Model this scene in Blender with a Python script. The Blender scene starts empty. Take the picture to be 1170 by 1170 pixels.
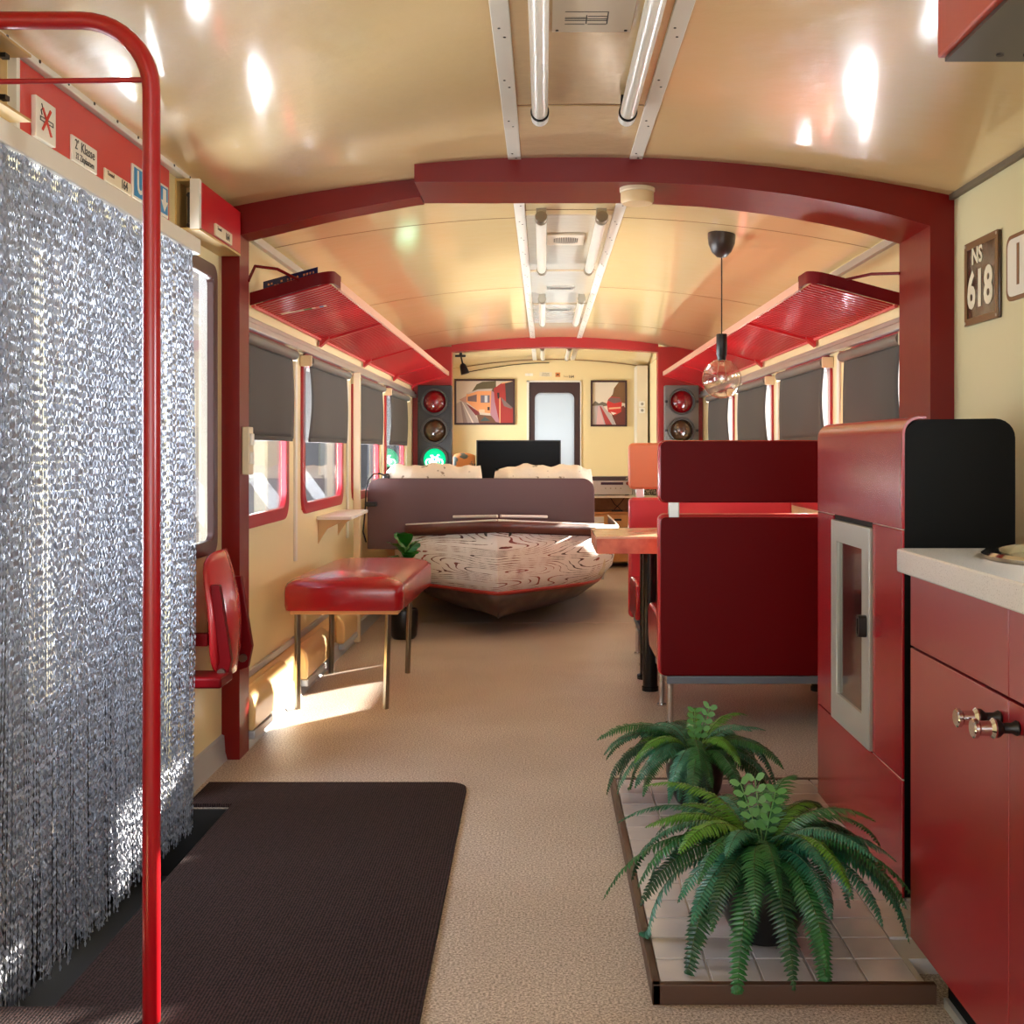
import bpy, bmesh, math, random
from mathutils import Vector, Matrix
PI = math.pi
random.seed(7)
sc = bpy.context.scene
COL = sc.collection

# ---------------------------------------------------------------- camera
F = 1300.0                      # focal length in pixels of the 1170 px frame
cd = bpy.data.cameras.new('camera'); cam = bpy.data.objects.new('camera', cd); COL.objects.link(cam)
cam.location = (0, 0, 1.15); cam.rotation_euler = (PI/2, 0, 0)
cd.sensor_width = 36; cd.lens = F/1170*36; cd.shift_x = -36.5/1170; cd.shift_y = -70/1170
cd.clip_start = 0.05; cd.clip_end = 200
sc.camera = cam

# ---------------------------------------------------------------- light
w = bpy.data.worlds.new('world'); sc.world = w; w.use_nodes = True
wn = w.node_tree; wn.nodes.clear()
bg = wn.nodes.new('ShaderNodeBackground'); wo = wn.nodes.new('ShaderNodeOutputWorld')
tcw = wn.nodes.new('ShaderNodeTexCoord'); sepw = wn.nodes.new('ShaderNodeSeparateXYZ'); rw = wn.nodes.new('ShaderNodeValToRGB')
wn.links.new(tcw.outputs['Generated'], sepw.inputs[0]); wn.links.new(sepw.outputs['Z'], rw.inputs[0])
rw.color_ramp.elements[0].position = 0.0; rw.color_ramp.elements[0].color = (0.93, 0.95, 1.0, 1)
rw.color_ramp.elements[1].position = 0.7; rw.color_ramp.elements[1].color = (0.62, 0.78, 1.0, 1)
wn.links.new(rw.outputs[0], bg.inputs[0]); bg.inputs[1].default_value = 1.1
wn.links.new(bg.outputs[0], wo.inputs[0])

sd = bpy.data.lights.new('sun', 'SUN'); sun = bpy.data.objects.new('sun', sd); COL.objects.link(sun)
sd.energy = 26; sd.color = (1.0, 0.9, 0.76); sd.angle = 0.012
sdir = Vector((-0.663, -0.749, -math.tan(math.radians(14.7)))).normalized()
sun.rotation_euler = sdir.to_track_quat('-Z', 'Y').to_euler(); sun.location = (6, 12, 5)

sc.view_settings.view_transform = 'Standard'; sc.view_settings.look = 'None'
sc.view_settings.gamma = 1.0; sc.view_settings.use_curve_mapping = False
sc.view_settings.exposure = 0.9
sc.cycles.use_denoising = True
sc.cycles.max_bounces = 10; sc.cycles.diffuse_bounces = 6; sc.cycles.glossy_bounces = 5
sc.cycles.transparent_max_bounces = 24; sc.cycles.sample_clamp_indirect = 8
sc.cycles.caustics_reflective = False; sc.cycles.caustics_refractive = False

def area(name, loc, size, direction, energy, color=(0.88, 0.94, 1.0)):
    d = bpy.data.lights.new(name, 'AREA'); d.shape = 'RECTANGLE'; d.size, d.size_y = size
    o = bpy.data.objects.new(name, d); COL.objects.link(o); o.location = loc
    o.rotation_euler = Vector(direction).to_track_quat('-Z', 'Z').to_euler()
    d.energy = energy; d.color = color
    return o
# added lamps standing in for daylight at the openings (size is width along the car, height)
area('daylight_rear', (0.1, -2.42, 1.25), (2.3, 1.5), (0, 1, 0.12), 26, (0.9, 0.95, 1.0))
area('daylight_door', (-1.75, 3.0, 1.5), (1.5, 0.9), (1, 0, -0.05), 60, (0.86, 0.92, 1.0))
for yy, en in ((6.17, 60), (7.64, 60), (9.11, 50)):
    area('daylight_window', (-1.62, yy, 0.56), (1.1, 0.5), (1, 0, 0.75), en*1.6)
    area('daylight_window', (1.87, yy+0.1, 0.56), (1.1, 0.5), (-1, 0, 0.55), en*2.2)
area('daylight_window', (-1.62, 4.8, 0.56), (0.95, 0.5), (1, 0, 0.75), 90)
area('daylight_window', (-1.62, 11.75, 1.2), (1.1, 0.8), (1, 0.25, 0), 55)
area('daylight_window', (1.66, 1.25, 1.45), (1.2, 0.6), (-1, 0, 0), 40)

# ---------------------------------------------------------------- helpers
def S(r, g, b):
    f = lambda c: (c/255/12.92 if c/255 <= 0.04045 else ((c/255+0.055)/1.055)**2.4)
    return (f(r), f(g), f(b), 1)
MATS = {}
def mat(name, rgb, rough=0.5, metal=0.0, bump=None, var=None, coat=0.0, emit=None, spec=0.5, sub=None):
    if name in MATS: return MATS[name]
    m = bpy.data.materials.new(name); m.use_nodes = True; MATS[name] = m
    n = m.node_tree.nodes; l = m.node_tree.links; b = n['Principled BSDF']
    c = S(*rgb) if max(rgb) > 1 else (*rgb, 1)
    b.inputs['Base Color'].default_value = c
    b.inputs['Roughness'].default_value = rough; b.inputs['Metallic'].default_value = metal
    b.inputs['Coat Weight'].default_value = coat; b.inputs['Coat Roughness'].default_value = 0.14
    b.inputs['Specular IOR Level'].default_value = spec
    if emit: b.inputs['Emission Color'].default_value = c; b.inputs['Emission Strength'].default_value = emit
    if bump or var:
        tc = n.new('ShaderNodeTexCoord')
    if bump:                                       # list of (scale, strength, distance) layers
        prev = None
        for sc_, st, di in (bump if isinstance(bump, list) else [bump]):
            t = n.new('ShaderNodeTexNoise'); t.inputs['Scale'].default_value = sc_; t.inputs['Detail'].default_value = 3
            l.new(tc.outputs['Object'], t.inputs['Vector'])
            bp = n.new('ShaderNodeBump'); bp.inputs['Strength'].default_value = st; bp.inputs['Distance'].default_value = di
            l.new(t.outputs['Fac'], bp.inputs['Height'])
            if prev: l.new(prev.outputs[0], bp.inputs['Normal'])
            prev = bp
        l.new(prev.outputs[0], b.inputs['Normal'])
    if var:                                        # (scale, other rgb, lo, hi)
        t = n.new('ShaderNodeTexNoise'); t.inputs['Scale'].default_value = var[0]; t.inputs['Detail'].default_value = 4
        l.new(tc.outputs['Object'], t.inputs['Vector'])
        r = n.new('ShaderNodeValToRGB'); r.color_ramp.elements[0].position = var[2]; r.color_ramp.elements[1].position = var[3]
        r.color_ramp.elements[0].color = c; r.color_ramp.elements[1].color = S(*var[1])
        l.new(t.outputs['Fac'], r.inputs[0]); l.new(r.outputs[0], b.inputs['Base Color'])
    return m

def YZ(u, v, d): return (d, u, v)
def XZ(u, v, d): return (u, d, v)
def XY(u, v, d): return (u, v, d)

class MB:
    """collects shapes for ONE mesh object; .m(mat) picks the material of what follows"""
    def __init__(s): s.bm = bmesh.new(); s.mats = []; s.cur = 0
    def m(s, mt):
        if mt not in s.mats: s.mats.append(mt)
        s.cur = s.mats.index(mt); return s
    def face(s, vs, smooth=True):
        try: f = s.bm.faces.new(vs)
        except ValueError: return None
        f.material_index = s.cur; f.smooth = smooth; return f
    def v(s, p): return s.bm.verts.new(p)
    def box(s, x0, x1, y0, y1, z0, z1):
        p = [s.v((x, y, z)) for x in (x0, x1) for y in (y0, y1) for z in (z0, z1)]
        for q in ((0, 1, 3, 2), (4, 6, 7, 5), (0, 4, 5, 1), (2, 3, 7, 6), (0, 2, 6, 4), (1, 5, 7, 3)):
            s.face([p[i] for i in q])
        return s
    def prism(s, poly, d0, d1, mp=XZ):
        a = [s.v(mp(u, v, d0)) for u, v in poly]; b = [s.v(mp(u, v, d1)) for u, v in poly]
        s.face(a); s.face(b[::-1]); n = len(poly)
        for i in range(n): s.face([a[i], b[i], b[(i+1) % n], a[(i+1) % n]])
        return s
    def ring(s, outer, inner, d0, d1, mp=XZ):
        n = len(outer)
        A = [[s.v(mp(u, v, d)) for u, v in pl] for d in (d0, d1) for pl in (outer, inner)]
        o0, i0, o1, i1 = A
        for i in range(n):
            j = (i+1) % n
            s.face([o0[i], o0[j], i0[j], i0[i]]); s.face([o1[i], i1[i], i1[j], o1[j]])
            s.face([o0[i], o1[i], o1[j], o0[j]]); s.face([i0[i], i0[j], i1[j], i1[i]])
        return s
    def tube(s, pts, r, n=10, caps=True):
        pts = [Vector(p) for p in pts]; rs = r if isinstance(r, (list, tuple)) else [r]*len(pts)
        rings = []; up = None
        for i, p in enumerate(pts):
            t = (pts[min(i+1, len(pts)-1)]-pts[max(i-1, 0)]).normalized()
            if up is None:
                up = Vector((0, 0, 1)) if abs(t.z) < 0.9 else Vector((1, 0, 0))
            a = t.cross(up).normalized(); up = a.cross(t).normalized()
            rings.append([s.v(p+a*rs[i]*math.cos(2*PI*k/n)+up*rs[i]*math.sin(2*PI*k/n)) for k in range(n)])
        for A, B in zip(rings, rings[1:]):
            for k in range(n): s.face([A[k], A[(k+1) % n], B[(k+1) % n], B[k]])
        if caps: s.face(rings[0][::-1]); s.face(rings[-1])
        return s
    def cyl(s, a, b, r, n=20): return s.tube([a, b], r, n)
    def lathe(s, prof, n=28, c=(0, 0, 0), axis='Z'):
        rings = []
        for r, h in prof:
            ring = []
            for k in range(n):
                x, y = r*math.cos(2*PI*k/n), r*math.sin(2*PI*k/n)
                p = (x, y, h) if axis == 'Z' else ((x, h, y) if axis == 'Y' else (h, x, y))
                ring.append(s.v((c[0]+p[0], c[1]+p[1], c[2]+p[2])))
            rings.append(ring)
        for A, B in zip(rings, rings[1:]):
            for k in range(n): s.face([A[k], A[(k+1) % n], B[(k+1) % n], B[k]])
        s.face(rings[0][::-1]); s.face(rings[-1]); return s
    def grid(s, fn, nu, nv, closed=False):
        V = [[s.v(fn(i/nu, j/nv)) for j in range(nv+1)] for i in range(nu+1)]
        for i in range(nu):
            for j in range(nv): s.face([V[i][j], V[i+1][j], V[i+1][j+1], V[i][j+1]])
        return s
    def add(s, me, M):
        """append an existing mesh (text) with matrix M"""
        vs = [s.v(M @ v.co) for v in me.vertices]
        for p in me.polygons: s.face([vs[i] for i in p.vertices], False)
        return s

def rrect(u0, u1, v0, v1, r, n=6):
    if not isinstance(r, (tuple, list)): r = (r,)*4
    out = []
    for (cu, cv, a0, rr) in ((u1-r[0], v1-r[0], 0, r[0]), (u0+r[1], v1-r[1], PI/2, r[1]), (u0+r[2], v0+r[2], PI, r[2]), (u1-r[3], v0+r[3], 1.5*PI, r[3])):
        for k in range(n+1): out.append((cu+rr*math.cos(a0+k*PI/2/n), cv+rr*math.sin(a0+k*PI/2/n)))
    return out
def circ(cu, cv, r, n=28): return [(cu+r*math.cos(2*PI*k/n), cv+r*math.sin(2*PI*k/n)) for k in range(n)]

def build(name, mb, m=None, parent=None, org=None, bevel=0, label=None, kind=None, recalc=True):
    if m is not None and not mb.mats: mb.mats = [m]
    elif m is not None and m not in mb.mats: mb.mats[0:0] = []
    if org is not None: bmesh.ops.translate(mb.bm, verts=mb.bm.verts, vec=-Vector(org))
    if recalc: bmesh.ops.recalc_face_normals(mb.bm, faces=mb.bm.faces)
    me = bpy.data.meshes.new(name); mb.bm.to_mesh(me); mb.bm.free()
    for x in mb.mats: me.materials.append(x)
    try: me.set_sharp_from_angle(angle=math.radians(38))
    except Exception: pass
    o = bpy.data.objects.new(name, me); COL.objects.link(o)
    if parent is not None: o.parent = parent
    elif org is not None: o.location = org
    if bevel:
        b = o.modifiers.new('bevel', 'BEVEL'); b.width = bevel; b.segments = 3; b.limit_method = 'ANGLE'; b.angle_limit = math.radians(40)
        b.harden_normals = False
    if label: o['label'] = label
    if kind: o['kind'] = kind
    return o

class Thing:
    """an Empty at the base of a thing; part geometry is authored in world space and moved to the Empty"""
    def __init__(s, name, label, cat, loc, group=None, rz=0, local=False):
        o = bpy.data.objects.new(name, None); COL.objects.link(o); o.location = loc; o.rotation_euler = (0, 0, rz)
        o['label'] = label; o['category'] = cat; o.empty_display_size = 0.1
        if group: o['group'] = group
        s.o = o; s.org = None if local else Vector(loc)
    def part(s, name, mb, m=None, parent=None, bevel=0, label=None, kind=None, recalc=True):
        return build(name, mb, m, parent or s.o, s.org if s.org is not None else (0, 0, 0), bevel, label, kind, recalc)

def single(name, mb, m, label, cat, org, group=None, bevel=0, kind=None):
    o = build(name, mb, m, None, org, bevel); o['label'] = label; o['category'] = cat
    if group: o['group'] = group
    if kind: o['kind'] = kind
    return o
def struct(name, mb, m=None, parent=None, bevel=0, label=None):
    o = build(name, mb, m, parent, None, bevel)
    if parent is None: o['kind'] = 'structure'
    if label: o['label'] = label
    return o
def copy_tree(o, parent=None):
    c = o.copy(); COL.objects.link(c)
    if parent is not None: c.parent = parent
    for ch in list(o.children): copy_tree(ch, c)
    return c

def text_mesh(txt, size, bold=0.0, align='CENTER', sx=1.0, extr=0.0006):
    cu = bpy.data.curves.new('lettering', 'FONT'); cu.body = txt; cu.size = size; cu.align_x = align; cu.align_y = 'CENTER'
    cu.extrude = extr; cu.offset = bold; cu.resolution_u = 3
    o = bpy.data.objects.new('lettering', cu); COL.objects.link(o)
    bpy.context.view_layer.update()
    me = bpy.data.meshes.new_from_object(o.evaluated_get(bpy.context.evaluated_depsgraph_get()))
    bpy.data.objects.remove(o)
    for v in me.vertices: v.co.x *= sx
    return me
def M_left(x, y, z):     # text on the left wall, read from inside (u = +Y)
    return Matrix(((0, 0, 1, x), (1, 0, 0, y), (0, 1, 0, z), (0, 0, 0, 1)))
def M_right(x, y, z):    # text on the right wall (u = -Y)
    return Matrix(((0, 0, -1, x), (-1, 0, 0, y), (0, 1, 0, z), (0, 0, 0, 1)))
def M_front(x, y, z):    # text facing -Y
    return Matrix(((1, 0, 0, x), (0, 0, -1, y), (0, 1, 0, z), (0, 0, 0, 1)))
def M_down(x, y, z):     # text facing down, u = +X, up = +Y away
    return Matrix(((1, 0, 0, x), (0, -1, 0, y), (0, 0, -1, z), (0, 0, 0, 1)))

# ---------------------------------------------------------------- materials
cream_ceil = mat('ceiling_cream', (228, 198, 140), 0.34, bump=[(2.2, 0.4, 0.05), (9, 0.12, 0.02), (30, 0.10, 0.01)], coat=1.0, spec=0.6)
cream_ceil.node_tree.nodes['Principled BSDF'].inputs['Coat Roughness'].default_value = 0.09
cream_wall = mat('wall_cream', (236, 220, 168), 0.32, bump=[(5, 0.12, 0.02)], coat=0.25)
kitchen_wall = mat('wall_kitchen', (214, 204, 160), 0.38, bump=[(5, 0.1, 0.02)])
end_wall_m = mat('wall_end', (228, 208, 156), 0.5)
red_paint = mat('red_paint', (112, 6, 2), 0.32, bump=[(14, 0.05, 0.01)], coat=0.0, spec=0.3)
red_bright = mat('red_rack', (186, 14, 26), 0.30, coat=0.3)
red_dark = mat('red_dark', (104, 1, 8), 0.45, coat=0.0, spec=0.14)
red_sign = mat('red_sign_panel', (196, 44, 34), 0.35)
red_box = mat('red_box_panel', (188, 8, 20), 0.3)
red_frame = mat('red_window_frame', (172, 34, 44), 0.35, coat=0.2)
white_trim = mat('white_trim', (222, 216, 202), 0.4)
alu = mat('aluminium', (196, 194, 188), 0.32, metal=0.85, bump=[(60, 0.08, 0.003)])
skirt_m = mat('silver_skirting', (184, 190, 196), 0.35, metal=0.35)
chrome = mat('chrome', (215, 215, 215), 0.10, metal=1.0)
nickel = mat('brushed_nickel', (150, 142, 126), 0.28, metal=1.0)
black = mat('black_plastic', (12, 12, 12), 0.4)
black_m = mat('black_matt_metal', (6, 6, 6), 0.6, spec=0.15)
dark_screw = mat('dark_screw', (60, 52, 44), 0.5, metal=0.5)
brown_seam = mat('seam_brown', (120, 84, 50), 0.6)
cream_metal = mat('cream_enamel', (226, 192, 132), 0.3, coat=0.4, bump=[(8, 0.08, 0.01)])
blind_m = mat('blind_fabric', (66, 60, 54), 0.75, bump=[(400, 0.15, 0.001)])
blind_tube = mat('blind_tube', (112, 106, 98), 0.45, metal=0.2)
beige_plastic = mat('beige_plastic', (222, 204, 170), 0.45)
white_plastic = mat('white_plastic', (232, 230, 222), 0.4)
red_leather = mat('red_leather', (172, 22, 30), 0.26, bump=[(180, 0.12, 0.002), (12, 0.12, 0.02)], coat=0.5)
red_leather_light = mat('red_leather_light', (192, 44, 56), 0.28, bump=[(180, 0.1, 0.002)], coat=0.3)
tan_leather = mat('tan_leather', (196, 110, 74), 0.36, bump=[(150, 0.1, 0.002)])
lacquer_red = mat('lacquer_red_cabinet', (138, 8, 22), 0.34, spec=0.9, coat=0.5, bump=[(9, 0.04, 0.01)])
stove_red = mat('stove_red_enamel', (150, 14, 30), 0.24, coat=0.3)
steel_grey = mat('steel_door_frame', (176, 176, 168), 0.35, metal=0.35)
dark_glass = mat('dark_glass', (26, 16, 18), 0.05, coat=1.0)
screen_m = mat('tv_screen', (3, 4, 4), 0.25, spec=0.12)
brown_board = mat('brown_headboard', (92, 60, 60), 0.36, bump=[(6, 0.05, 0.01)])
boat_brown = mat('boat_brown_rail', (98, 54, 48), 0.35)
boat_bottom = mat('boat_bottom', (66, 46, 38), 0.4, var=(9, (96, 72, 58), 0.45, 0.75), bump=[(10, 0.1, 0.01)])
boat_red = mat('boat_red_stripe', (158, 46, 36), 0.4)
boat_white = mat('boat_white', (226, 222, 214), 0.35)
wood_table = mat('table_edge_wood', (206, 122, 84), 0.35, var=(14, (176, 84, 54), 0.42, 0.68))
wood_light = mat('light_wood', (214, 164, 108), 0.45, var=(6, (190, 134, 82), 0.4, 0.7))
pot_m = mat('black_pot', (14, 14, 16), 0.28)
soil_m = mat('soil', (30, 22, 16), 0.9)
fern_a = mat('fern_green', (24, 84, 44), 0.38, var=(20, (44, 112, 52), 0.4, 0.7))
fern_b = mat('fern_blue_green', (32, 96, 74), 0.34, var=(20, (60, 128, 100), 0.4, 0.7))
fern_c = mat('fern_light_green', (70, 124, 30), 0.4, var=(20, (98, 148, 60), 0.4, 0.7))
fern_d = mat('fern_dark_green', (16, 56, 34), 0.4, var=(20, (28, 80, 42), 0.4, 0.7))
stem_m = mat('frond_stem', (52, 70, 26), 0.5)
fig_leaf = mat('fig_leaf', (34, 112, 34), 0.3, bump=[(30, 0.2, 0.006)])
well_dark = mat('step_well_dark', (26, 24, 24), 0.6)
chain_m = mat('chain_aluminium', (160, 164, 174), 0.55, metal=0.75)
sign_white = mat('sign_white', (226, 220, 204), 0.4)
sign_cream = mat('sign_cream', (222, 208, 176), 0.4)
ink = mat('sign_ink', (48, 44, 40), 0.5)
sign_blue = mat('sign_blue', (28, 128, 178), 0.4)
sign_red = mat('sign_red_ink', (206, 52, 34), 0.4)
tube_cover = mat('tube_cover', (226, 222, 208), 0.32, coat=0.4)
grout_m = mat('pale_grout', (206, 200, 198), 0.7)
wood_brown_edge = mat('plinth_edge', (74, 50, 38), 0.45)
counter_m = mat('speckled_counter', (218, 215, 210), 0.22, var=(420, (112, 104, 96), 0.60, 0.72), coat=0.3)

def floor_material():
    m = bpy.data.materials.new('speckled_floor'); m.use_nodes = True
    n = m.node_tree.nodes; l = m.node_tree.links; b = n['Principled BSDF']
    tc = n.new('ShaderNodeTexCoord')
    t = n.new('ShaderNodeTexNoise'); t.inputs['Scale'].default_value = 170; t.inputs['Detail'].default_value = 3; t.inputs['Roughness'].default_value = 0.75
    t2 = n.new('ShaderNodeTexNoise'); t2.inputs['Scale'].default_value = 2.0; t2.inputs['Detail'].default_value = 3
    for q in (t, t2): l.new(tc.outputs['Object'], q.inputs['Vector'])
    r = n.new('ShaderNodeValToRGB'); e = r.color_ramp.elements
    e[0].position = 0.36; e[0].color = S(110, 98, 86); e[1].position = 0.66; e[1].color = S(232, 222, 210)
    k = e.new(0.5); k.color = S(180, 167, 158)
    l.new(t.outputs['Fac'], r.inputs[0])
    mx = n.new('ShaderNodeMix'); mx.data_type = 'RGBA'; mx.blend_type = 'MULTIPLY'; mx.inputs[0].default_value = 0.35
    r2 = n.new('ShaderNodeValToRGB'); r2.color_ramp.elements[0].position = .35; r2.color_ramp.elements[0].color = S(206, 194, 184); r2.color_ramp.elements[1].position = .65; r2.color_ramp.elements[1].color = (1, 1, 1, 1)
    l.new(t2.outputs['Fac'], r2.inputs[0]); l.new(r.outputs[0], mx.inputs[6]); l.new(r2.outputs[0], mx.inputs[7])
    l.new(mx.outputs[2], b.inputs['Base Color']); b.inputs['Roughness'].default_value = 0.48
    bp = n.new('ShaderNodeBump'); bp.inputs['Strength'].default_value = 0.25; bp.inputs['Distance'].default_value = 0.002
    l.new(t.outputs['Fac'], bp.inputs['Height']); l.new(bp.outputs[0], b.inputs['Normal'])
    return m
floor_m = floor_material()

def mat_material():
    m = bpy.data.materials.new('ribbed_doormat'); m.use_nodes = True
    n = m.node_tree.nodes; l = m.node_tree.links; b = n['Principled BSDF']
    tc = n.new('ShaderNodeTexCoord')
    t = n.new('ShaderNodeTexNoise'); t.inputs['Scale'].default_value = 150; t.inputs['Detail'].default_value = 4
    wv = n.new('ShaderNodeTexWave'); wv.inputs['Scale'].default_value = 42; wv.inputs['Distortion'].default_value = 1.2; wv.bands_direction = 'X'
    wv.inputs['Detail Scale'].default_value = 12
    l.new(tc.outputs['Object'], t.inputs['Vector']); l.new(tc.outputs['Object'], wv.inputs['Vector'])
    r = n.new('ShaderNodeValToRGB'); r.color_ramp.elements[0].position = .35; r.color_ramp.elements[0].color = S(20, 13, 14); r.color_ramp.elements[1].position = .7; r.color_ramp.elements[1].color = S(62, 44, 44)
    ml = n.new('ShaderNodeMath'); ml.operation = 'MULTIPLY_ADD'; ml.inputs[1].default_value = 0.35
    l.new(wv.outputs['Fac'], ml.inputs[0]); l.new(t.outputs['Fac'], ml.inputs[2])
    sb = n.new('ShaderNodeMath'); sb.operation = 'SUBTRACT'; sb.inputs[1].default_value = 0.15; l.new(ml.outputs[0], sb.inputs[0])
    l.new(sb.outputs[0], r.inputs[0]); l.new(r.outputs[0], b.inputs['Base Color'])
    b.inputs['Roughness'].default_value = 0.9; b.inputs['Specular IOR Level'].default_value = 0.2
    bp = n.new('ShaderNodeBump'); bp.inputs['Strength'].default_value = 0.7; bp.inputs['Distance'].default_value = 0.004
    l.new(ml.outputs[0], bp.inputs['Height']); l.new(bp.outputs[0], b.inputs['Normal'])
    return m
mat_m = mat_material()

def grain_material():
    """painted mock wood grain: thin contour lines of a stretched noise on white"""
    m = bpy.data.materials.new('painted_wood_grain'); m.use_nodes = True
    n = m.node_tree.nodes; l = m.node_tree.links; b = n['Principled BSDF']
    tc = n.new('ShaderNodeTexCoord'); mp = n.new('ShaderNodeMapping'); mp.inputs['Scale'].default_value = (1.15, 0.3, 8.5)
    l.new(tc.outputs['Object'], mp.inputs['Vector'])
    t = n.new('ShaderNodeTexNoise'); t.inputs['Scale'].default_value = 1.0; t.inputs['Detail'].default_value = 1.2; t.inputs['Roughness'].default_value = 0.35
    l.new(mp.outputs[0], t.inputs['Vector'])
    a = n.new('ShaderNodeMath'); a.operation = 'MULTIPLY'; a.inputs[1].default_value = 30; l.new(t.outputs['Fac'], a.inputs[0])
    f = n.new('ShaderNodeMath'); f.operation = 'PINGPONG'; f.inputs[1].default_value = 0.5; l.new(a.outputs[0], f.inputs[0])
    t2 = n.new('ShaderNodeTexNoise'); t2.inputs['Scale'].default_value = 14; l.new(tc.outputs['Object'], t2.inputs['Vector'])
    wd = n.new('ShaderNodeMath'); wd.operation = 'MULTIPLY_ADD'; wd.inputs[1].default_value = 0.5; wd.inputs[2].default_value = -0.17; l.new(t2.outputs['Fac'], wd.inputs[0])
    lt = n.new('ShaderNodeMath'); lt.operation = 'LESS_THAN'; l.new(f.outputs[0], lt.inputs[0]); l.new(wd.outputs[0], lt.inputs[1])
    mx = n.new('ShaderNodeMix'); mx.data_type = 'RGBA'; l.new(lt.outputs[0], mx.inputs[0])
    mx.inputs[6].default_value = S(244, 242, 240)
    cr = n.new('ShaderNodeValToRGB'); cr.color_ramp.elements[0].position = .42; cr.color_ramp.elements[0].color = S(60, 46, 48); cr.color_ramp.elements[1].position = .6; cr.color_ramp.elements[1].color = S(150, 66, 54)
    t3 = n.new('ShaderNodeTexNoise'); t3.inputs['Scale'].default_value = 2.5; l.new(tc.outputs['Object'], t3.inputs['Vector']); l.new(t3.outputs['Fac'], cr.inputs[0])
    l.new(cr.outputs[0], mx.inputs[7]); l.new(mx.outputs[2], b.inputs['Base Color']); b.inputs['Roughness'].default_value = 0.45
    return m
grain_m = grain_material()

def pane_material(name, tint=(1, 1, 1, 1), ior=1.5, rough=0.0):
    m = bpy.data.materials.new(name); m.use_nodes = True
    n = m.node_tree.nodes; l = m.node_tree.links; n.clear()
    o = n.new('ShaderNodeOutputMaterial'); mx = n.new('ShaderNodeMixShader'); tr = n.new('ShaderNodeBsdfTransparent'); g = n.new('ShaderNodeBsdfGlossy'); ge = n.new('ShaderNodeNewGeometry')
    tr.inputs[0].default_value = tint; g.inputs['Roughness'].default_value = rough
    dt = n.new('ShaderNodeVectorMath'); dt.operation = 'DOT_PRODUCT'; l.new(ge.outputs['Incoming'], dt.inputs[0]); l.new(ge.outputs['Normal'], dt.inputs[1])
    def mth(op, a, b_=None):
        q = n.new('ShaderNodeMath'); q.operation = op
        if isinstance(a, float): q.inputs[0].default_value = a
        else: l.new(a, q.inputs[0])
        if b_ is not None: q.inputs[1].default_value = b_
        return q
    ab = mth('ABSOLUTE', dt.outputs['Value']); om = mth('SUBTRACT', 1.0); l.new(ab.outputs[0], om.inputs[1]); pw = mth('POWER', om.outputs[0], 5.0)
    f0 = ((ior-1)/(ior+1))**2; ma = mth('MULTIPLY', pw.outputs[0], 1-f0); ad = mth('ADD', ma.outputs[0], f0)
    l.new(ad.outputs[0], mx.inputs[0]); l.new(tr.outputs[0], mx.inputs[1]); l.new(g.outputs[0], mx.inputs[2]); l.new(mx.outputs[0], o.inputs[0])
    return m
pane_m = pane_material('window_glass')
bulb_m = pane_material('smoky_bulb_glass', (0.95, 0.91, 0.86, 1), 2.5)
def frost_material():
    m = bpy.data.materials.new('frosted_glass'); m.use_nodes = True
    n = m.node_tree.nodes; l = m.node_tree.links; n.clear()
    o = n.new('ShaderNodeOutputMaterial'); mx = n.new('ShaderNodeMixShader'); mx.inputs[0].default_value = 0.1
    tr = n.new('ShaderNodeBsdfTranslucent'); g = n.new('ShaderNodeBsdfGlossy'); g.inputs['Roughness'].default_value = 0.15
    tr.inputs[0].default_value = (0.95, 0.94, 0.88, 1)
    l.new(tr.outputs[0], mx.inputs[1]); l.new(g.outputs[0], mx.inputs[2]); l.new(mx.outputs[0], o.inputs[0]); return m
frost_m = frost_material()
def pillow_material():
    m = mat('patterned_pillow', (226, 214, 194), 0.8, bump=[(9, 0.5, 0.03), (60, 0.1, 0.004)], var=(16, (140, 122, 100), 0.60, 0.64))
    return m
pillow_m = pillow_material()
tile_m = mat('white_tile', (206, 202, 204), 0.2, var=(5, (186, 184, 190), 0.4, 0.7), coat=0.3)

# ================================================================ THE CAR
XL, XR = -1.2, 1.45
XC = (XL+XR)/2
def zc(x): return 2.19 - 0.14*((x-XC)/1.325)**2
Y0, YE = -2.5, 12.95

# floor with the entrance well left open
WX, WY0, WY1 = -1.01, 2.34, 3.66
b = MB().box(WX, XR, Y0, YE, -0.05, 0).box(XL-0.08, WX, Y0, WY0, -0.05, 0).box(XL-0.08, WX, WY1, YE, -0.05, 0)
struct('floor', b, floor_m)
b = MB().box(XL-0.4, WX, WY0, WY1, -0.40, -0.36).box(WX-0.008, WX, WY0, WY1, -0.4, -0.002).box(XL-0.4, WX, WY0, WY0+0.008, -0.4, -0.002).box(XL-0.4, WX, WY1-0.008, WY1, -0.4, -0.002)
b.box(XL-0.1, WX-0.14, WY0+0.02, WY1-0.02, -0.24, -0.21)
struct('floor_step_well', b, well_dark)
b = MB().box(XL, XR, 7.60, 7.606, 0, 0.0012)
struct('trim_floor_seam', b, mat('floor_seam', (196, 178, 160), 0.5))

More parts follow.
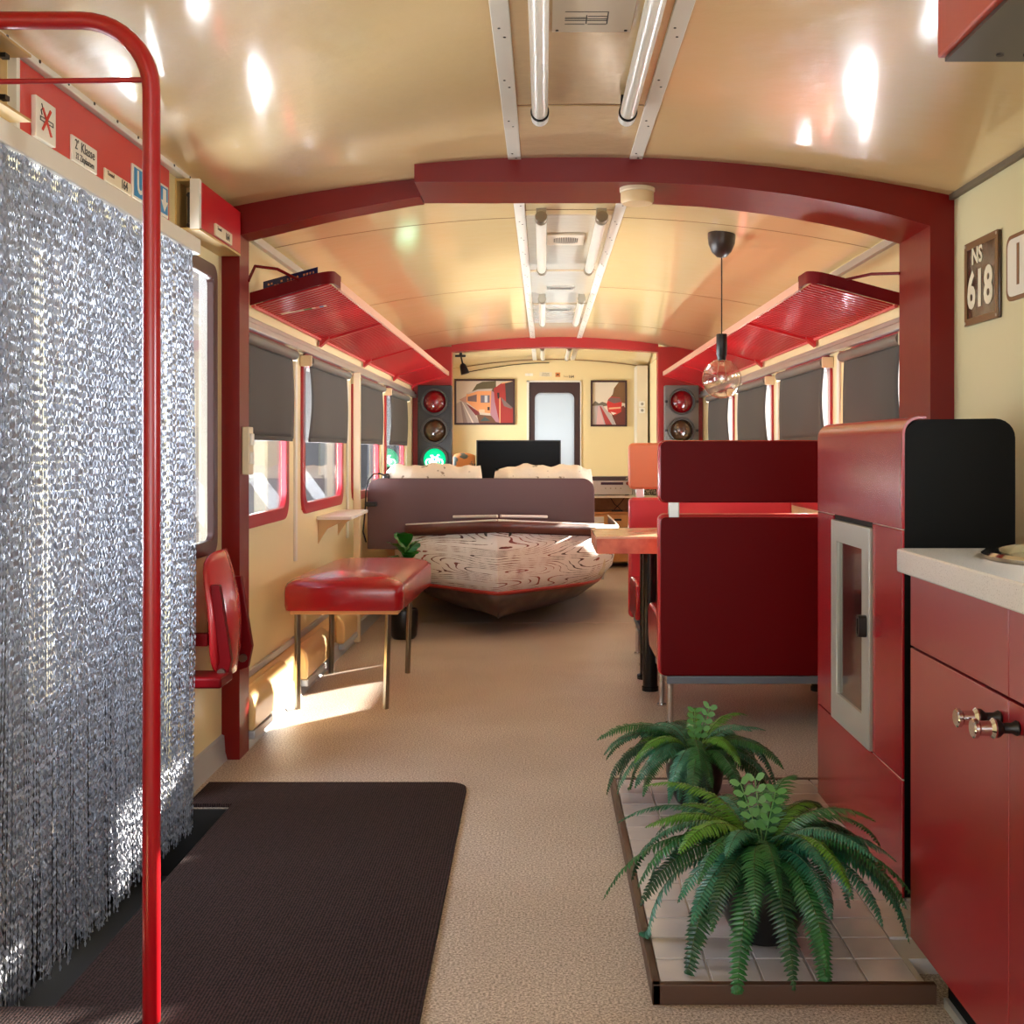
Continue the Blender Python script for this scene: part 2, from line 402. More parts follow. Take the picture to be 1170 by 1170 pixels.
# ceiling: shallow barrel vault
b = MB()
def arch_strip(b, x0, x1, y0, y1, off0=0.0, off1=0.05, n=30):
    P = [[], [], [], []]
    for i in range(n+1):
        x = x0+(x1-x0)*i/n; z = zc(x)
        for q, (yy, dz) in enumerate(((y0, off0), (y0, off1), (y1, off1), (y1, off0))): P[q].append(b.v((x, yy, z+dz)))
    for i in range(n):
        for q in range(4):
            r = (q+1) % 4; b.face([P[q][i], P[q][i+1], P[r][i+1], P[r][i]])
    b.face([P[q][0] for q in range(4)]); b.face([P[q][n] for q in range(4)][::-1])
arch_strip(b, XL-0.08, XR+0.08, Y0, YE, 0, 0.05, 40)
struct('ceiling', b, cream_ceil)
b = MB()
for yy in (5.05, 7.20, 9.2): arch_strip(b, XL, -0.127, yy, yy+0.004, -0.0012, 0, 16); arch_strip(b, 0.35, XR, yy, yy+0.004, -0.0012, 0, 16)
for yy in (3.41, 4.90, 6.53, 8.0, 9.3): arch_strip(b, -0.08, 0.30, yy, yy+0.006, -0.0015, 0, 6)
struct('trim_ceiling_seams', b, brown_seam)
for nm, xx in (('trim_ceiling_left', -0.104), ('trim_ceiling_right', 0.325)):
    b = MB().box(xx-0.023, xx+0.023, Y0, YE, zc(xx)-0.007, zc(xx)+0.003)
    o = struct(nm, b, white_trim, bevel=0.002)
    b = MB(); yy = 1.6; k = 0
    while yy < 12:
        b.cyl((xx+(0.006 if k % 2 else -0.006), yy, zc(xx)-0.0085), (xx+(0.006 if k % 2 else -0.006), yy, zc(xx)-0.006), 0.0035, 8); yy += 0.33 if k % 2 else 0.06; k += 1
    struct('screw_line', b, dark_screw, o)
# central glossy panels between the strips
b = MB(); arch_strip(b, -0.081, 0.302, 5.0, 6.5, -0.004, 0, 6); arch_strip(b, -0.081, 0.302, 6.56, 7.95, -0.004, 0, 6); arch_strip(b, -0.081, 0.302, 8.05, 9.2, -0.004, 0, 6)
struct('trim_ceiling_panel', b, mat('pale_panel', (216, 204, 182), 0.22, coat=0.8, bump=[(12, 0.25, 0.01)]))
b = MB(); arch_strip(b, -0.081, 0.302, 1.0, 3.40, -0.003, 0, 6); arch_strip(b, -0.081, 0.302, 3.42, 4.02, -0.003, 0, 6)
struct('trim_ceiling_panel_near', b, mat('pale_panel_near', (206, 178, 132), 0.2, coat=1.0, bump=[(11, 0.35, 0.012)]))

# walls with rectangular openings
def wall_x(b, x0, x1, y0, y1, z0, z1, holes):
    ys = sorted({y0, y1} | {h[0] for h in holes} | {h[1] for h in holes}); zs = sorted({z0, z1} | {h[2] for h in holes} | {h[3] for h in holes})
    for a, c in zip(ys, ys[1:]):
        zz = z0; run = None
        for p, q in zip(zs, zs[1:]):
            inh = any(h[0] <= a+1e-6 and c-1e-6 <= h[1] and h[2] <= p+1e-6 and q-1e-6 <= h[3] for h in holes)
            if inh:
                if run is not None: b.box(x0, x1, a, c, run, p); run = None
            elif run is None: run = p
        if run is not None: b.box(x0, x1, a, c, run, z1)
    return b
WZ0, WZ1 = 0.855, 1.615
EW = (11.2, 12.3, 0.9, 1.7)
wins = [(4.40, 5.28), (5.63, 6.72), (7.10, 8.19), (8.57, 9.66)]
holes = [(a, c, WZ0, WZ1) for a, c in wins]
near_hole = [(3.75, 4.13, 0.79, 1.81)]
b = MB(); wall_x(b, XL-0.02, XL, 4.3, 10.45, 0, 2.11, holes); struct('wall_left', b, cream_wall)
b = MB(); wall_x(b, XL-0.02, XL, WY1, 4.3, 0, 2.11, near_hole)
b.box(XL-0.08, XL, WY0, WY1, 1.83, 2.11); wall_x(b, XL-0.08, XL, Y0, WY0, 0, 2.11, [(-2.2, -1.0, 0.9, 1.8), (-0.6, 0.6, 0.9, 1.8)]); struct('wall_left_kitchen', b, cream_wall)
b = MB(); wall_x(b, XL-0.02, XL, 10.45, YE, 0, 2.11, [EW]); b.box(1.17, XR+0.08, 10.56, YE, 0, 2.2); struct('wall_side_end', b, end_wall_m)
rwins = [(a+0.10, c+0.10) for a, c in wins]
b = MB(); wall_x(b, XR, XR+0.02, 4.3, 10.56, 0, 2.11, [(a, c, WZ0, WZ1) for a, c in rwins]); struct('wall_right', b, cream_wall)
b = MB(); wall_x(b, XR, XR+0.08, Y0, 4.3, 0, 2.11, [(-2.2, -1.0, 0.9, 1.8), (0.7, 1.8, 1.15, 1.75)]); struct('wall_right_kitchen', b, kitchen_wall)
DX0, DX1 = -0.195, 0.425
b = MB(); b.box(XL-0.08, DX0, YE, YE+0.08, 0, 2.25).box(DX1, XR+0.08, YE, YE+0.08, 0, 2.25).box(DX0, DX1, YE, YE+0.08, 1.95, 2.25); struct('wall_back', b, end_wall_m)
b = MB(); b.box(XL-0.08, XR+0.08, Y0-0.08, Y0, 0, 0.5).box(XL-0.08, XR+0.08, Y0-0.08, Y0, 2.0, 2.25).box(XL-0.08, -1.05, Y0-0.08, Y0, 0.5, 2.0).box(1.25, XR+0.08, Y0-0.08, Y0, 0.5, 2.0); struct('wall_front', b, cream_wall)

# windows
def window(name, side, y0, y1, z0=WZ0, z1=WZ1, fm=red_frame, r=0.07, fw=0.055):
    X = XL if side < 0 else XR
    b = MB(); o = rrect(y0-0.02, y1+0.02, z0-0.02, z1+0.02, r+0.02); i = rrect(y0+fw-0.02, y1-fw+0.02, z0+fw-0.02, z1-fw+0.02, r)
    b.ring(o, i, X-side*0.014, X+side*0.012, YZ)
    w_ = struct(name, b, fm, bevel=0.004)
    b = MB().prism(rrect(y0+0.02, y1-0.02, z0+0.02, z1-0.02, r), X+side*0.004, X+side*0.008, YZ)
    struct('pane', b, pane_m, w_)
    return w_
for i, (a, c) in enumerate(wins): window('window_%d' % (i+1), -1, a, c)
for i, (a, c) in enumerate(rwins): window('window_%d' % (i+5), 1, a, c)
window('window_9', -1, 3.76, 4.12, 0.80, 1.80, mat('brown_window_frame', (72, 36, 28), 0.35), 0.03, 0.05)
window('window_10', 1, 0.7, 1.8, 1.15, 1.75, fm=white_trim); window('window_11', 1, -2.2, -1.0, 0.9, 1.8, fm=white_trim)  # unseen windows, added to let light into the kitchen
window('window_14', -1, 11.2, 12.3, 0.9, 1.7)  # hidden behind the far arch, added to brighten the end wall
window('window_12', -1, -2.2, -1.0, 0.9, 1.8, fm=white_trim); window('window_13', -1, -0.6, 0.6, 0.9, 1.8, fm=white_trim)  # also unseen, added behind the camera for light

# white strips standing in for bright daylight on the pillars between windows
k = 0
for X, s_, ws in ((XL, 1, wins), (XR, -1, rwins)):
    for (a, c), nx in zip(ws, ws[1:]+[(None, None)]):
        yy = c+0.19
        b = MB().box(min(X, X+s_*0.012), max(X, X+s_*0.012), yy-0.022, yy+0.022, 0.62, 1.62)
        struct('trim_daylight_strip_%d' % (k+1), b, white_trim, bevel=0.003); k += 1
b = MB().box(XL, XL+0.035, 4.37, 10.4, 1.635, 1.665).box(XL, XL+0.02, 4.37, 10.4, 1.665, 1.69)
struct('trim_rail_left', b, alu, bevel=0.004)
b = MB().box(XR-0.035, XR, 4.37, 10.4, 1.635, 1.665).box(XR-0.02, XR, 4.37, 10.4, 1.665, 1.69)
struct('trim_rail_right', b, alu, bevel=0.004)
b = MB().box(XL, XL+0.025, 4.37, 10.4, 2.0, 2.035); struct('trim_cornice_left', b, alu, bevel=0.003)
b = MB().box(XR-0.025, XR, 4.37, 10.4, 2.0, 2.035); struct('trim_cornice_right', b, alu, bevel=0.003)
b = MB().box(XL, XL+0.03, Y0, 4.235, 2.040, 2.066); o = struct('trim_cornice_kitchen', b, white_trim, bevel=0.003)
b = MB()
for i in range(14): b.cyl((XL+0.029, 2.0+i*0.16, 2.053), (XL+0.032, 2.0+i*0.16, 2.053), 0.0045, 8)
struct('screw_line', b, dark_screw, o)
b = MB().box(XR-0.02, XR, Y0, 4.02, 2.035, 2.06); struct('trim_cornice_kitchen_right', b, mat('dull_cornice', (116, 104, 84), 0.5, metal=0.4), bevel=0.003)

# skirting and heater duct
b = MB().prism([(XL, 0), (XL+0.022, 0), (XL+0.014, 0.03), (XL+0.010, 0.09), (XL, 0.095)], WY1, 4.235, lambda u, v, d: (u, d, v)); struct('baseboard_left', b, skirt_m)
b = MB().box(XL, XL+0.012, 4.37, 10.4, 0.235, 0.262)
b.prism([(XL+0.03, 0), (XL+0.065, 0), (XL+0.052, 0.02), (XL+0.05, 0.075), (XL+0.03, 0.08)], 4.37, 10.4, lambda u, v, d: (u, d, v)); struct('baseboard_left_middle', b, skirt_m)
b = MB().box(XR-0.05, XR, 4.37, 10.4, 0, 0.08); struct('baseboard_right', b, skirt_m)
duct = Thing('heater_duct', 'cream enamelled heater duct running along the foot of the left wall', 'heater cover', (XL, 4.4, 0))
b = MB(); pr = [(XL+0.002, 0.08), (XL+0.034, 0.08), (XL+0.036, 0.19), (XL+0.03, 0.215), (XL+0.015, 0.232), (XL+0.002, 0.234)]
b.prism(pr, 4.38, 10.38, lambda u, v, d: (u, d, v)); duct.part('duct_body', b, cream_metal)
for (a, c) in ((4.38, 5.02), (5.36, 5.95), (6.35, 6.8)):
    b = MB(); N = 10
    for i in range(N):
        pass
    pr = [(XL+0.036, 0.07), (XL+0.085, 0.07), (XL+0.088, 0.15), (XL+0.08, 0.195), (XL+0.055, 0.222), (XL+0.03, 0.229), (XL+0.03, 0.2)]
    b.prism(pr, a, c, lambda u, v, d: (u, d, v)); duct.part('cover_panel', b, cream_metal, bevel=0.012)
    b = MB().box(XL+0.05, XL+0.086, a+0.01, c+0.0, 0.035, 0.069); duct.part('cover_foot', b, skirt_m, bevel=0.006)

# ---------------- portals
def arc_poly(pts_bottom, x0, x1, n=20):
    top = [(x0+(x1-x0)*i/n, zc(x0+(x1-x0)*i/n)-0.001) for i in range(n+1)]
    return top, pts_bottom
def lerp_pts(pts, x):
    for (a, c), (d, e) in zip(pts, pts[1:]):
        if a <= x <= d: return c+(e-c)*(x-a)/(d-a)
    return pts[-1][1] if x > pts[-1][0] else pts[0][1]
def smooth_pts(pts, x):
    s_ = 0; wsum = 0
    for k in range(-4, 5):
        ww = 5-abs(k); s_ += ww*lerp_pts(pts, min(max(x+k*0.02, pts[0][0]), pts[-1][0])); wsum += ww
    return s_/wsum
def portal_header(b, x0, x1, y0, y1, bottom, n=36, ztop=None):
    P = [[] for _ in range(4)]
    for i in range(n+1):
        x = x0+(x1-x0)*i/n; zt = (zc(x)+0.002); zb = smooth_pts(bottom, x)
        for q, (yy, z) in enumerate(((y0, zt), (y0, zb), (y1, zb), (y1, zt))): P[q].append(b.v((x, yy, z)))
    for i in range(n):
        for q in range(4): b.face([P[q][i], P[q][i+1], P[(q+1) % 4][i+1], P[(q+1) % 4][i]])
    b.face([P[q][0] for q in range(4)]); b.face([P[q][n] for q in range(4)][::-1])
b = MB(); b.box(XL, -1.133, 4.235, 4.37, 0, 2.07)
portal_header(b, -1.134, -0.46, 4.235, 4.37, [(XL, 1.94), (-1.133, 1.953), (-0.78, 2.038), (-0.46, 2.098)])
struct('trim_1', b, red_paint)
b = MB(); b.box(1.365, XR, 4.02, 4.37, 0, 2.07)
portal_header(b, -0.458, 1.366, 4.02, 4.37, [(-0.458, 2.100), (0.351, 2.100), (0.62, 2.086), (0.87, 2.056), (1.1, 2.015), (1.25, 1.98), (1.365, 1.942), (1.45, 1.93)])
struct('trim_2', b, red_paint)
b = MB(); b.box(XL, -0.844, 10.4, 10.55, 0, 2.1).box(1.044, XR, 10.4, 10.55, 0, 2.1)
portal_header(b, -0.845, 1.045, 10.4, 10.55, [(XL, 2.04), (-0.844, 2.054), (-0.4, 2.085), (0.1, 2.102), (0.6, 2.085), (1.044, 2.054), (XR, 2.04)])
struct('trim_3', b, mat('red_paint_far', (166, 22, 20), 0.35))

# ---------------- end door
b = MB()
o_ = [(DX0, 0), (DX1, 0), (DX1, 1.95), (DX0, 1.95)]
b.box(DX0, DX0+0.025, YE-0.012, YE+0.05, 0, 1.95).box(DX1-0.012, DX1, YE-0.012, YE+0.05, 0, 1.95).box(DX0, DX1, YE-0.012, YE+0.05, 1.93, 1.95)
dr = struct('door_1', b, white_trim)
b = MB(); wx0, wx1, wz0, wz1 = -0.105, 0.345, 0.9, 1.81
n = 8; inn = rrect(wx0, wx1, wz0, wz1, 0.07, n)
out = []
for (u, v) in inn:          # project the inner outline on the rectangle of the leaf
    cu, cv = (wx0+wx1)/2, (wz0+wz1)/2
    du, dv = u-cu, v-cv; hx0, hx1, hz0, hz1 = DX0+0.025-cu, DX1-0.012-cu, 0.0-cv, 1.93-cv
    t = min([h/d for h, d in ((hx1, du), (hx0, du), (hz1, dv), (hz0, dv)) if abs(d) > 1e-9 and h/d > 0]); out.append((cu+du*t, cv+dv*t))
b.ring(out, inn, YE+0.01, YE+0.045, XZ)
struct('door_leaf', b, mat('dark_brown_door', (52, 28, 24), 0.4), dr)
struct('frosted_pane', MB().prism(rrect(wx0-0.01, wx1+0.01, wz0-0.01, wz1+0.01, 0.07), YE+0.02, YE+0.03, XZ), frost_m, dr)

# entrance door behind the chain curtain
b = MB()
for (a, c) in ((WY0, 2.98), (3.02, WY1)):
    b.ring(rrect(a+0.01, c-0.01, -0.34, 1.83, 0.01, 2), rrect(a+0.07, c-0.07, 0.42, 1.74, 0.01, 2), XL-0.24, XL-0.2, YZ)
    b.box(XL-0.235, XL-0.205, a+0.05, c-0.05, -0.3, 0.44)
dr = struct('door_2', b, mat('door_grey', (70, 66, 66), 0.45))
b = MB()
for (a, c) in ((WY0, 2.98), (3.02, WY1)): b.box(XL-0.225, XL-0.22, a+0.06, c-0.06, 0.41, 1.75)
struct('pane', b, pane_m, dr)
b = MB().box(XL-0.24, XL-0.08, WY0-0.02, WY0, -0.4, 1.9).box(XL-0.24, XL-0.08, WY1, WY1+0.02, -0.4, 1.9).box(XL-0.24, XL-0.08, WY0, WY1, 1.83, 1.88)
struct('trim_door_reveal', b, well_dark)

# ================================================================ KITCHEN SIDE
# chain curtain
cur = Thing('chain_curtain', 'silver aluminium chain fly curtain hanging under a white rail over the entrance', 'curtain', (-1.12, 2.8, 1.785))
CX = -1.12
b = MB().box(CX-0.03, CX+0.008, 1.95, 3.69, 1.785, 1.835); cur.part('header_rail', b, white_trim, bevel=0.004)
verts = []; faces = []
rng = random.Random(3)
def strand(y, x, zb, amp, ph, wd=0.0040):
    zt = 1.787; seg = 0.0085; nn = int((zt-zb)/seg); ang = rng.random()*PI; base = len(verts)
    drift = rng.uniform(-0.012, 0.012)
    for i in range(nn+1):
        z = zt-i*seg; f_ = i/nn
        xx = x+amp*math.sin(y*5.2+ph+0.6*math.sin(z*1.2))*f_*1.0+0.004*math.sin(y*60+z*3); yy = y+drift*f_*f_
        a = ang+i*1.18+rng.uniform(-.2, .2)
        dx, dy = math.cos(a)*wd*0.8, math.sin(a)*wd
        t = 1 if i % 2 else 0.35
        verts.append((xx-dx*t-CX, yy-dy*t-2.8, z-1.785)); verts.append((xx+dx*t-CX, yy+dy*t-2.8, z-1.785))
    for i in range(nn): q = base+2*i; faces.append((q, q+1, q+3, q+2))
yy = 1.97
while yy < 3.652:
    f_ = (yy-1.97)/1.7
    zb = -0.02-0.05*f_+rng.uniform(-0.012, 0.012)
    strand(yy, CX-0.004, zb, 0.012, 0.0)
    strand(yy+0.0035, CX-0.016, zb+0.02, 0.012, 0.5)
    yy += 0.0082+rng.uniform(-.001, .001)
me = bpy.data.meshes.new('chain_strands'); me.from_pydata(verts, [], faces); me.materials.append(chain_m)
o = bpy.data.objects.new('chain_strands', me); COL.objects.link(o); o.parent = cur.o; o['kind'] = 'stuff'

# grab pole
gp = Thing('grab_pole', 'red tubular grab pole bent at the top in front of the chain curtain', 'handrail', (-0.783, 2.27, 0))
R = 0.14; zt = 2.008; px_ = -0.783
pts = [(px_, 2.27, 0.0), (px_, 2.27, zt-R)]+[(px_-R+R*math.cos(a), 2.27, zt-R+R*math.sin(a)) for a in [PI/2*i/10 for i in range(1, 11)]]+[(XL, 2.27, zt)]
pole_red = mat('pole_red', (150, 3, 16), 0.28, coat=0.3)
gp.part('pole', MB().tube(pts, 0.0175, 18), pole_red)
gp.part('cross_rod', MB().cyl((px_, 2.27, 1.89), (XL, 2.27, 1.885), 0.0055, 10), pole_red)

# signs above the entrance
sp = Thing('sign_board', 'long red panel above the entrance carrying small train signs', 'panel', (XL, 3.0, 1.88))
sp.part('board', MB().box(XL, XL+0.014, 2.56, 3.60, 1.875, 2.036), red_sign)
b = MB().box(XL, XL+0.02, 2.545, 2.562, 1.87, 2.04).box(XL+0.0, XL+0.016, 2.56, 3.60, 1.868, 1.8765); sp.part('edge_strip', b, white_trim, label='pale metal edge strip')
bx = Thing('cable_box', 'open cream box with hinges left of the red sign board', 'box', (XL, 2.4, 1.88))
b = MB().box(XL, XL+0.06, 2.20, 2.215, 1.88, 2.03).box(XL, XL+0.06, 2.215, 2.53, 1.88, 1.886).box(XL, XL+0.06, 2.215, 2.53, 2.024, 2.03).box(XL, XL+0.006, 2.215, 2.53, 1.886, 2.024); bx.part('box_shell', b, mat('ochre_enamel', (190, 156, 96), 0.4))
b = MB().box(XL+0.01, XL+0.05, 2.40, 2.405, 1.89, 2.02).box(XL+0.03, XL+0.045, 2.44, 2.46, 1.905, 1.915).box(XL+0.03, XL+0.045, 2.44, 2.46, 1.995, 2.005); bx.part('hinge', b, dark_screw)

def sign_plate(name, label, y0, y1, z0, z1, th=0.006, pm=sign_white, X=XL+0.014):
    t = Thing(name, label, 'sign', (X, (y0+y1)/2, z0), 'signs on the red board over the entrance')
    t.part('plate', MB().box(X, X+th, y0, y1, z0, z1), pm, bevel=0.0015)
    return t, X+th+0.0004
t, X = sign_plate('no_smoking_sign', 'white sign with a crossed-out cigarette, first on the red board', 2.63, 2.737, 1.878, 1.974, 0.012)
b = MB()
b.prism([(2.658, 1.902), (2.667, 1.900), (2.712, 1.956), (2.703, 1.959)], X, X+0.001, YZ).prism([(2.706, 1.895), (2.715, 1.897), (2.668, 1.955), (2.660, 1.952)], X, X+0.0014, YZ)
t.part('red_cross', b, sign_red, label='red painted cross')
b = MB().ring([(2.65, 1.921), (2.722, 1.921), (2.722, 1.932), (2.65, 1.932)], [(2.654, 1.9235), (2.718, 1.9235), (2.718, 1.9295), (2.654, 1.9295)], X, X+0.0006, YZ)
b.tube([(X, 2.66, 1.936), (X, 2.655, 1.945), (X, 2.664, 1.952), (X, 2.658, 1.962)], 0.0016, 6); t.part('cigarette', b, ink)
t, X = sign_plate('class_sign', 'cream sign reading 2e Klasse 32 Zitplaatsen', 2.845, 3.005, 1.878, 1.942)
b = MB(); b.add(text_mesh('2  Klasse', 0.036, 0, sx=0.98), M_left(X, 2.925, 1.922)); b.add(text_mesh('e', 0.016), M_left(X, 2.882, 1.934)); b.add(text_mesh('32 Zitplaatsen', 0.024, 0, sx=0.85), M_left(X, 2.925, 1.894)); t.part('lettering', b, ink)
t, X = sign_plate('coach_number_sign', 'small cream sign reading Toestel 164 between class sign and blue arrow sign', 3.06, 3.255, 1.878, 1.912, pm=sign_cream)
b = MB(); b.add(text_mesh('Toestel', 0.016), M_left(X, 3.10, 1.901)); b.add(text_mesh('164', 0.034, 0.0005, sx=0.95), M_left(X, 3.20, 1.895)); t.part('lettering', b, ink)
t, X = sign_plate('blue_arrow_sign', 'blue and white sign with letter U and a downward arrow', 3.265, 3.575, 1.878, 1.976)
b = MB().box(X, X+0.0005, 3.275, 3.415, 1.886, 1.968).box(X, X+0.0005, 3.425, 3.567, 1.886, 1.968); t.part('blue_field', b, sign_blue)
b = MB(); b.add(text_mesh('U', 0.09, 0.002, sx=0.9), M_left(X+0.001, 3.325, 1.927)); b.prism([(3.535, 1.893), (3.565, 1.925), (3.549, 1.925), (3.549, 1.962), (3.521, 1.962), (3.521, 1.925), (3.505, 1.925)], X+0.0005, X+0.0015, YZ); t.part('lettering', b, sign_white)

# second red box on the wall beside the arch
rb = Thing('junction_box', 'red fronted wall box with open cream end beside the near arch', 'box', (XL, 3.9, 1.88))
b = MB().box(XL, XL+0.066, 3.70, 4.20, 2.028, 2.036).box(XL, XL+0.08, 3.70, 4.20, 1.868, 1.876).box(XL, XL+0.006, 3.70, 4.20, 1.876, 2.028).box(XL+0.006, XL+0.075, 3.80, 3.806, 1.876, 2.028); rb.part('box_shell', b, mat('ochre_enamel', (190, 156, 96), 0.4))
rb.part('front_panel', MB().box(XL+0.074, XL+0.08, 3.72, 4.20, 1.878, 2.03), red_box, label='glossy red front panel')
b = MB().box(XL+0.05, XL+0.08, 3.695, 3.72, 1.872, 2.034); rb.part('edge_strip', b, white_trim)
b = MB().cyl((XL+0.02, 3.78, 1.9), (XL+0.02, 3.80, 1.9), 0.008, 10).cyl((XL+0.02, 3.78, 2.0), (XL+0.02, 3.80, 2.0), 0.008, 10).box(XL+0.028, XL+0.036, 3.74, 3.8, 1.9, 2.0); rb.part('hinge', b, dark_screw)
t = Thing('coach_number_sign', 'tiny cream sign reading Toestel 164 on the red wall box', 'sign', (XL+0.08, 3.94, 1.884))
t.part('plate', MB().box(XL+0.08, XL+0.088, 3.86, 4.06, 1.882, 1.922), sign_cream, bevel=0.001)
b = MB(); b.add(text_mesh('Toestel', 0.016), M_left(XL+0.0884, 3.90, 1.909)); b.add(text_mesh('164', 0.034, 0.0005), M_left(XL+0.0884, 4.0, 1.9)); t.part('lettering', b, ink)

# tip-up seat by the post
fs = Thing('folding_seat', 'red folding jump seat with curved plywood back beside the left arch post', 'seat', (XL, 3.9, 0.4))
def seatback(u, v):
    yc = 3.93; hw = 0.165*(1-0.12*abs(v-0.5))
    z = 0.385+0.42*v; y = yc+(u-0.5)*2*hw+0.045*v
    x = -1.125+0.05*(1-((u-0.5)*2)**2*0.9)-0.05*v+0.03*math.sin(PI*v)
    return (x, y, z)
b = MB()
poly = rrect(-1, 1, -1, 1, 0.42, 6)
front = []; back = []
for q in range(2):
    pass
N = 14
V = [[None]*(N+1) for _ in range(N+1)]
for i in range(N+1):
    for j in range(N+1):
        u = -1+2*i/N; v = -1+2*j/N
        # squircle mapping for rounded corners
        kk = 0.30
        uu = u*math.sqrt(1-kk*v*v/1.0*abs(v)**2); vv = v*math.sqrt(1-kk*u*u*abs(u)**2)
        V[i][j] = b.v(seatback((uu+1)/2, (vv+1)/2))
for i in range(N):
    for j in range(N): b.face([V[i][j], V[i+1][j], V[i+1][j+1], V[i][j+1]])
o = fs.part('backrest', b, mat('red_plywood', (190, 36, 44), 0.25, coat=0.5), recalc=False)
md = o.modifiers.new('solid', 'SOLIDIFY'); md.thickness = 0.012; md.offset = 0
for yy in (3.80, 4.07):
    b = MB().prism([(-1.105, 0.36), (-1.06, 0.375), (-1.045, 0.45), (-1.085, 0.70), (-1.115, 0.70), (-1.085, 0.45)], yy, yy+0.03, lambda u, v, d: (u, d, v)); fs.part('side_bracket', b, red_dark, bevel=0.003)
    fs.part('pivot_bolt', MB().cyl((-1.075, yy-0.014, 0.41), (-1.075, yy+0.044, 0.41), 0.014, 12), nickel)
b = MB().box(-1.19, -1.05, 3.70, 3.84, 0.375, 0.41); fs.part('seat_board', b, red_dark, bevel=0.008)
b = MB().box(-1.2, -1.12, 3.78, 3.82, 0.5, 0.54).box(-1.2, -1.12, 4.06, 4.1, 0.5, 0.54); fs.part('wall_mount', b, red_dark)

# switch on the post
sw = Thing('light_switch', 'cream double light switch on the left arch post', 'switch', (-1.133, 4.3, 1.07))
sw.part('switch_box', MB().box(-1.133, -1.107, 4.265, 4.335, 1.06, 1.24), beige_plastic, bevel=0.004)
for z in (1.10, 1.17): sw.part('rocker', MB().box(-1.108, -1.099, 4.28, 4.32, z, z+0.045), white_plastic, bevel=0.003)

# doormat
b = MB(); r = 0.07; poly = [(-1.005, 2.33), (-1.17, 2.33), (-1.17, 0.6), (-0.235, 0.6), (-0.262, 3.91-r)]+[(-0.262-r+r*math.cos(a), 3.91-r+r*math.sin(a)) for a in [PI/2*i/6 for i in range(1, 7)]]+[(-1.15, 3.91), (-1.15, 3.668), (-1.005, 3.668)]
b.prism(poly, 0.0, 0.012, XY)
dm = single('doormat', b, mat_m, 'large dark brown ribbed doormat beside the entrance step', 'doormat', (-0.62, 2.2, 0))

# plinth with tiles
pl = Thing('tiled_plinth', 'low white tiled hearth platform with dark brown edging under the stove', 'platform', (0.6, 3.0, 0))
PX0, PY0, PY1 = 0.225, 2.36, 3.86
b = MB().box(PX0+0.012, 0.80, PY0+0.012, PY1-0.012, 0, 0.034).box(0.80, 1.40, 2.50, PY1-0.012, 0, 0.034); pl.part('base', b, grout_m)
b = MB().box(PX0, 0.815, PY0, PY0+0.018, 0, 0.042).box(PX0, PX0+0.018, PY0, PY1, 0, 0.042).box(PX0, 1.42, PY1-0.018, PY1, 0, 0.042).box(1.40, 1.42, 2.5, PY1, 0, 0.042); pl.part('edging', b, wood_brown_edge, bevel=0.002)
b = MB(); T = 0.1087; iy = 0; 
x = PX0+0.0195
while x < 1.36:
    y = PY0+0.0195
    first = True
    while y < PY1-0.04:
        y1 = min(y+T-0.005, PY1-0.02); xx1 = min(x+T-0.005, 1.398)
        if xx1 < 0.80 or y > 2.50: b.box(x, xx1, y, y1, 0.034, 0.0405)
        y += T
    x += T
pl.part('tiles', b, tile_m, bevel=0.0015, kind='stuff')

# pellet stove
st = Thing('pellet_stove', 'tall slim red pellet stove with glass door and black sides', 'stove', (1.03, 3.25, 0.0405))
SX, SY0, SY1 = 0.888, 2.82, 3.69
zb, zt = 0.0405, 1.232
pr = [(SX+0.0065, zb), (SX+0.0065, zt-0.05)]+[(SX+0.0065+0.05-0.05*math.cos(a), zt-0.05+0.046*math.sin(a)) for a in [PI/2*i/6 for i in range(1, 7)]]+[(1.17-0.05+0.05*math.sin(a), zt-0.05+0.048*math.cos(a)) for a in [PI/2*i/6 for i in range(0, 7)]]+[(1.17, zb)]
b = MB().prism(pr, SY0+0.004, SY1-0.004, lambda u, v, d: (u, d, v)); st.part('body', b, black_m)
ZD0, ZD1, DY0, DY1 = 0.335, 0.952, 3.08, 3.49
def front_panel(name, pieces, m=stove_red, **k):
    b = MB()
    for (y0, y1, z0, z1) in pieces: b.box(SX, SX+0.006, y0, y1, z0, z1)
    st.part(name, b, m, bevel=0.0015, **k)
b = MB(); pr = [(SX, ZD1+0.004), (SX, zt-0.04)]+[(SX+0.04-0.04*math.cos(a), zt-0.04+0.043*math.sin(a)) for a in [PI/2*i/5 for i in range(1, 6)]]+[(SX+0.06, zt+0.003), (SX+0.06, zt-0.002)]+[(SX+0.0465-0.04*math.cos(a), zt-0.04+0.038*math.sin(a)) for a in [PI/2*i/5 for i in range(5, -1, -1)]]+[(SX+0.006, ZD1+0.004)]
b.prism(pr, SY0, SY1, lambda u, v, d: (u, d, v)); st.part('upper_panel', b, stove_red)
front_panel('lower_panel', [(SY0, SY1, zb+0.0, ZD0-0.004)])
front_panel('side_panel', [(SY0, DY0-0.004, ZD0, ZD1)]); front_panel('side_panel', [(DY1+0.004, SY1, ZD0, ZD1)])
front_panel('chrome_line', [(SY0, DY0-0.004, ZD0-0.0035, ZD0-0.0005), (DY1+0.004, SY1, ZD1+0.0005, ZD1+0.0035), (SY0, DY0-0.004, ZD1+0.0005, ZD1+0.0035)], alu)
b = MB(); b.ring([(DY0, ZD0), (DY1, ZD0), (DY1, ZD1-0.012), (DY0, ZD1-0.012)], [(DY0+0.075, ZD0+0.085), (DY1-0.065, ZD0+0.085), (DY1-0.065, ZD1-0.075), (DY0+0.075, ZD1-0.075)], SX-0.008, SX+0.012, YZ)
dd = st.part('door', b, steel_grey, bevel=0.003)
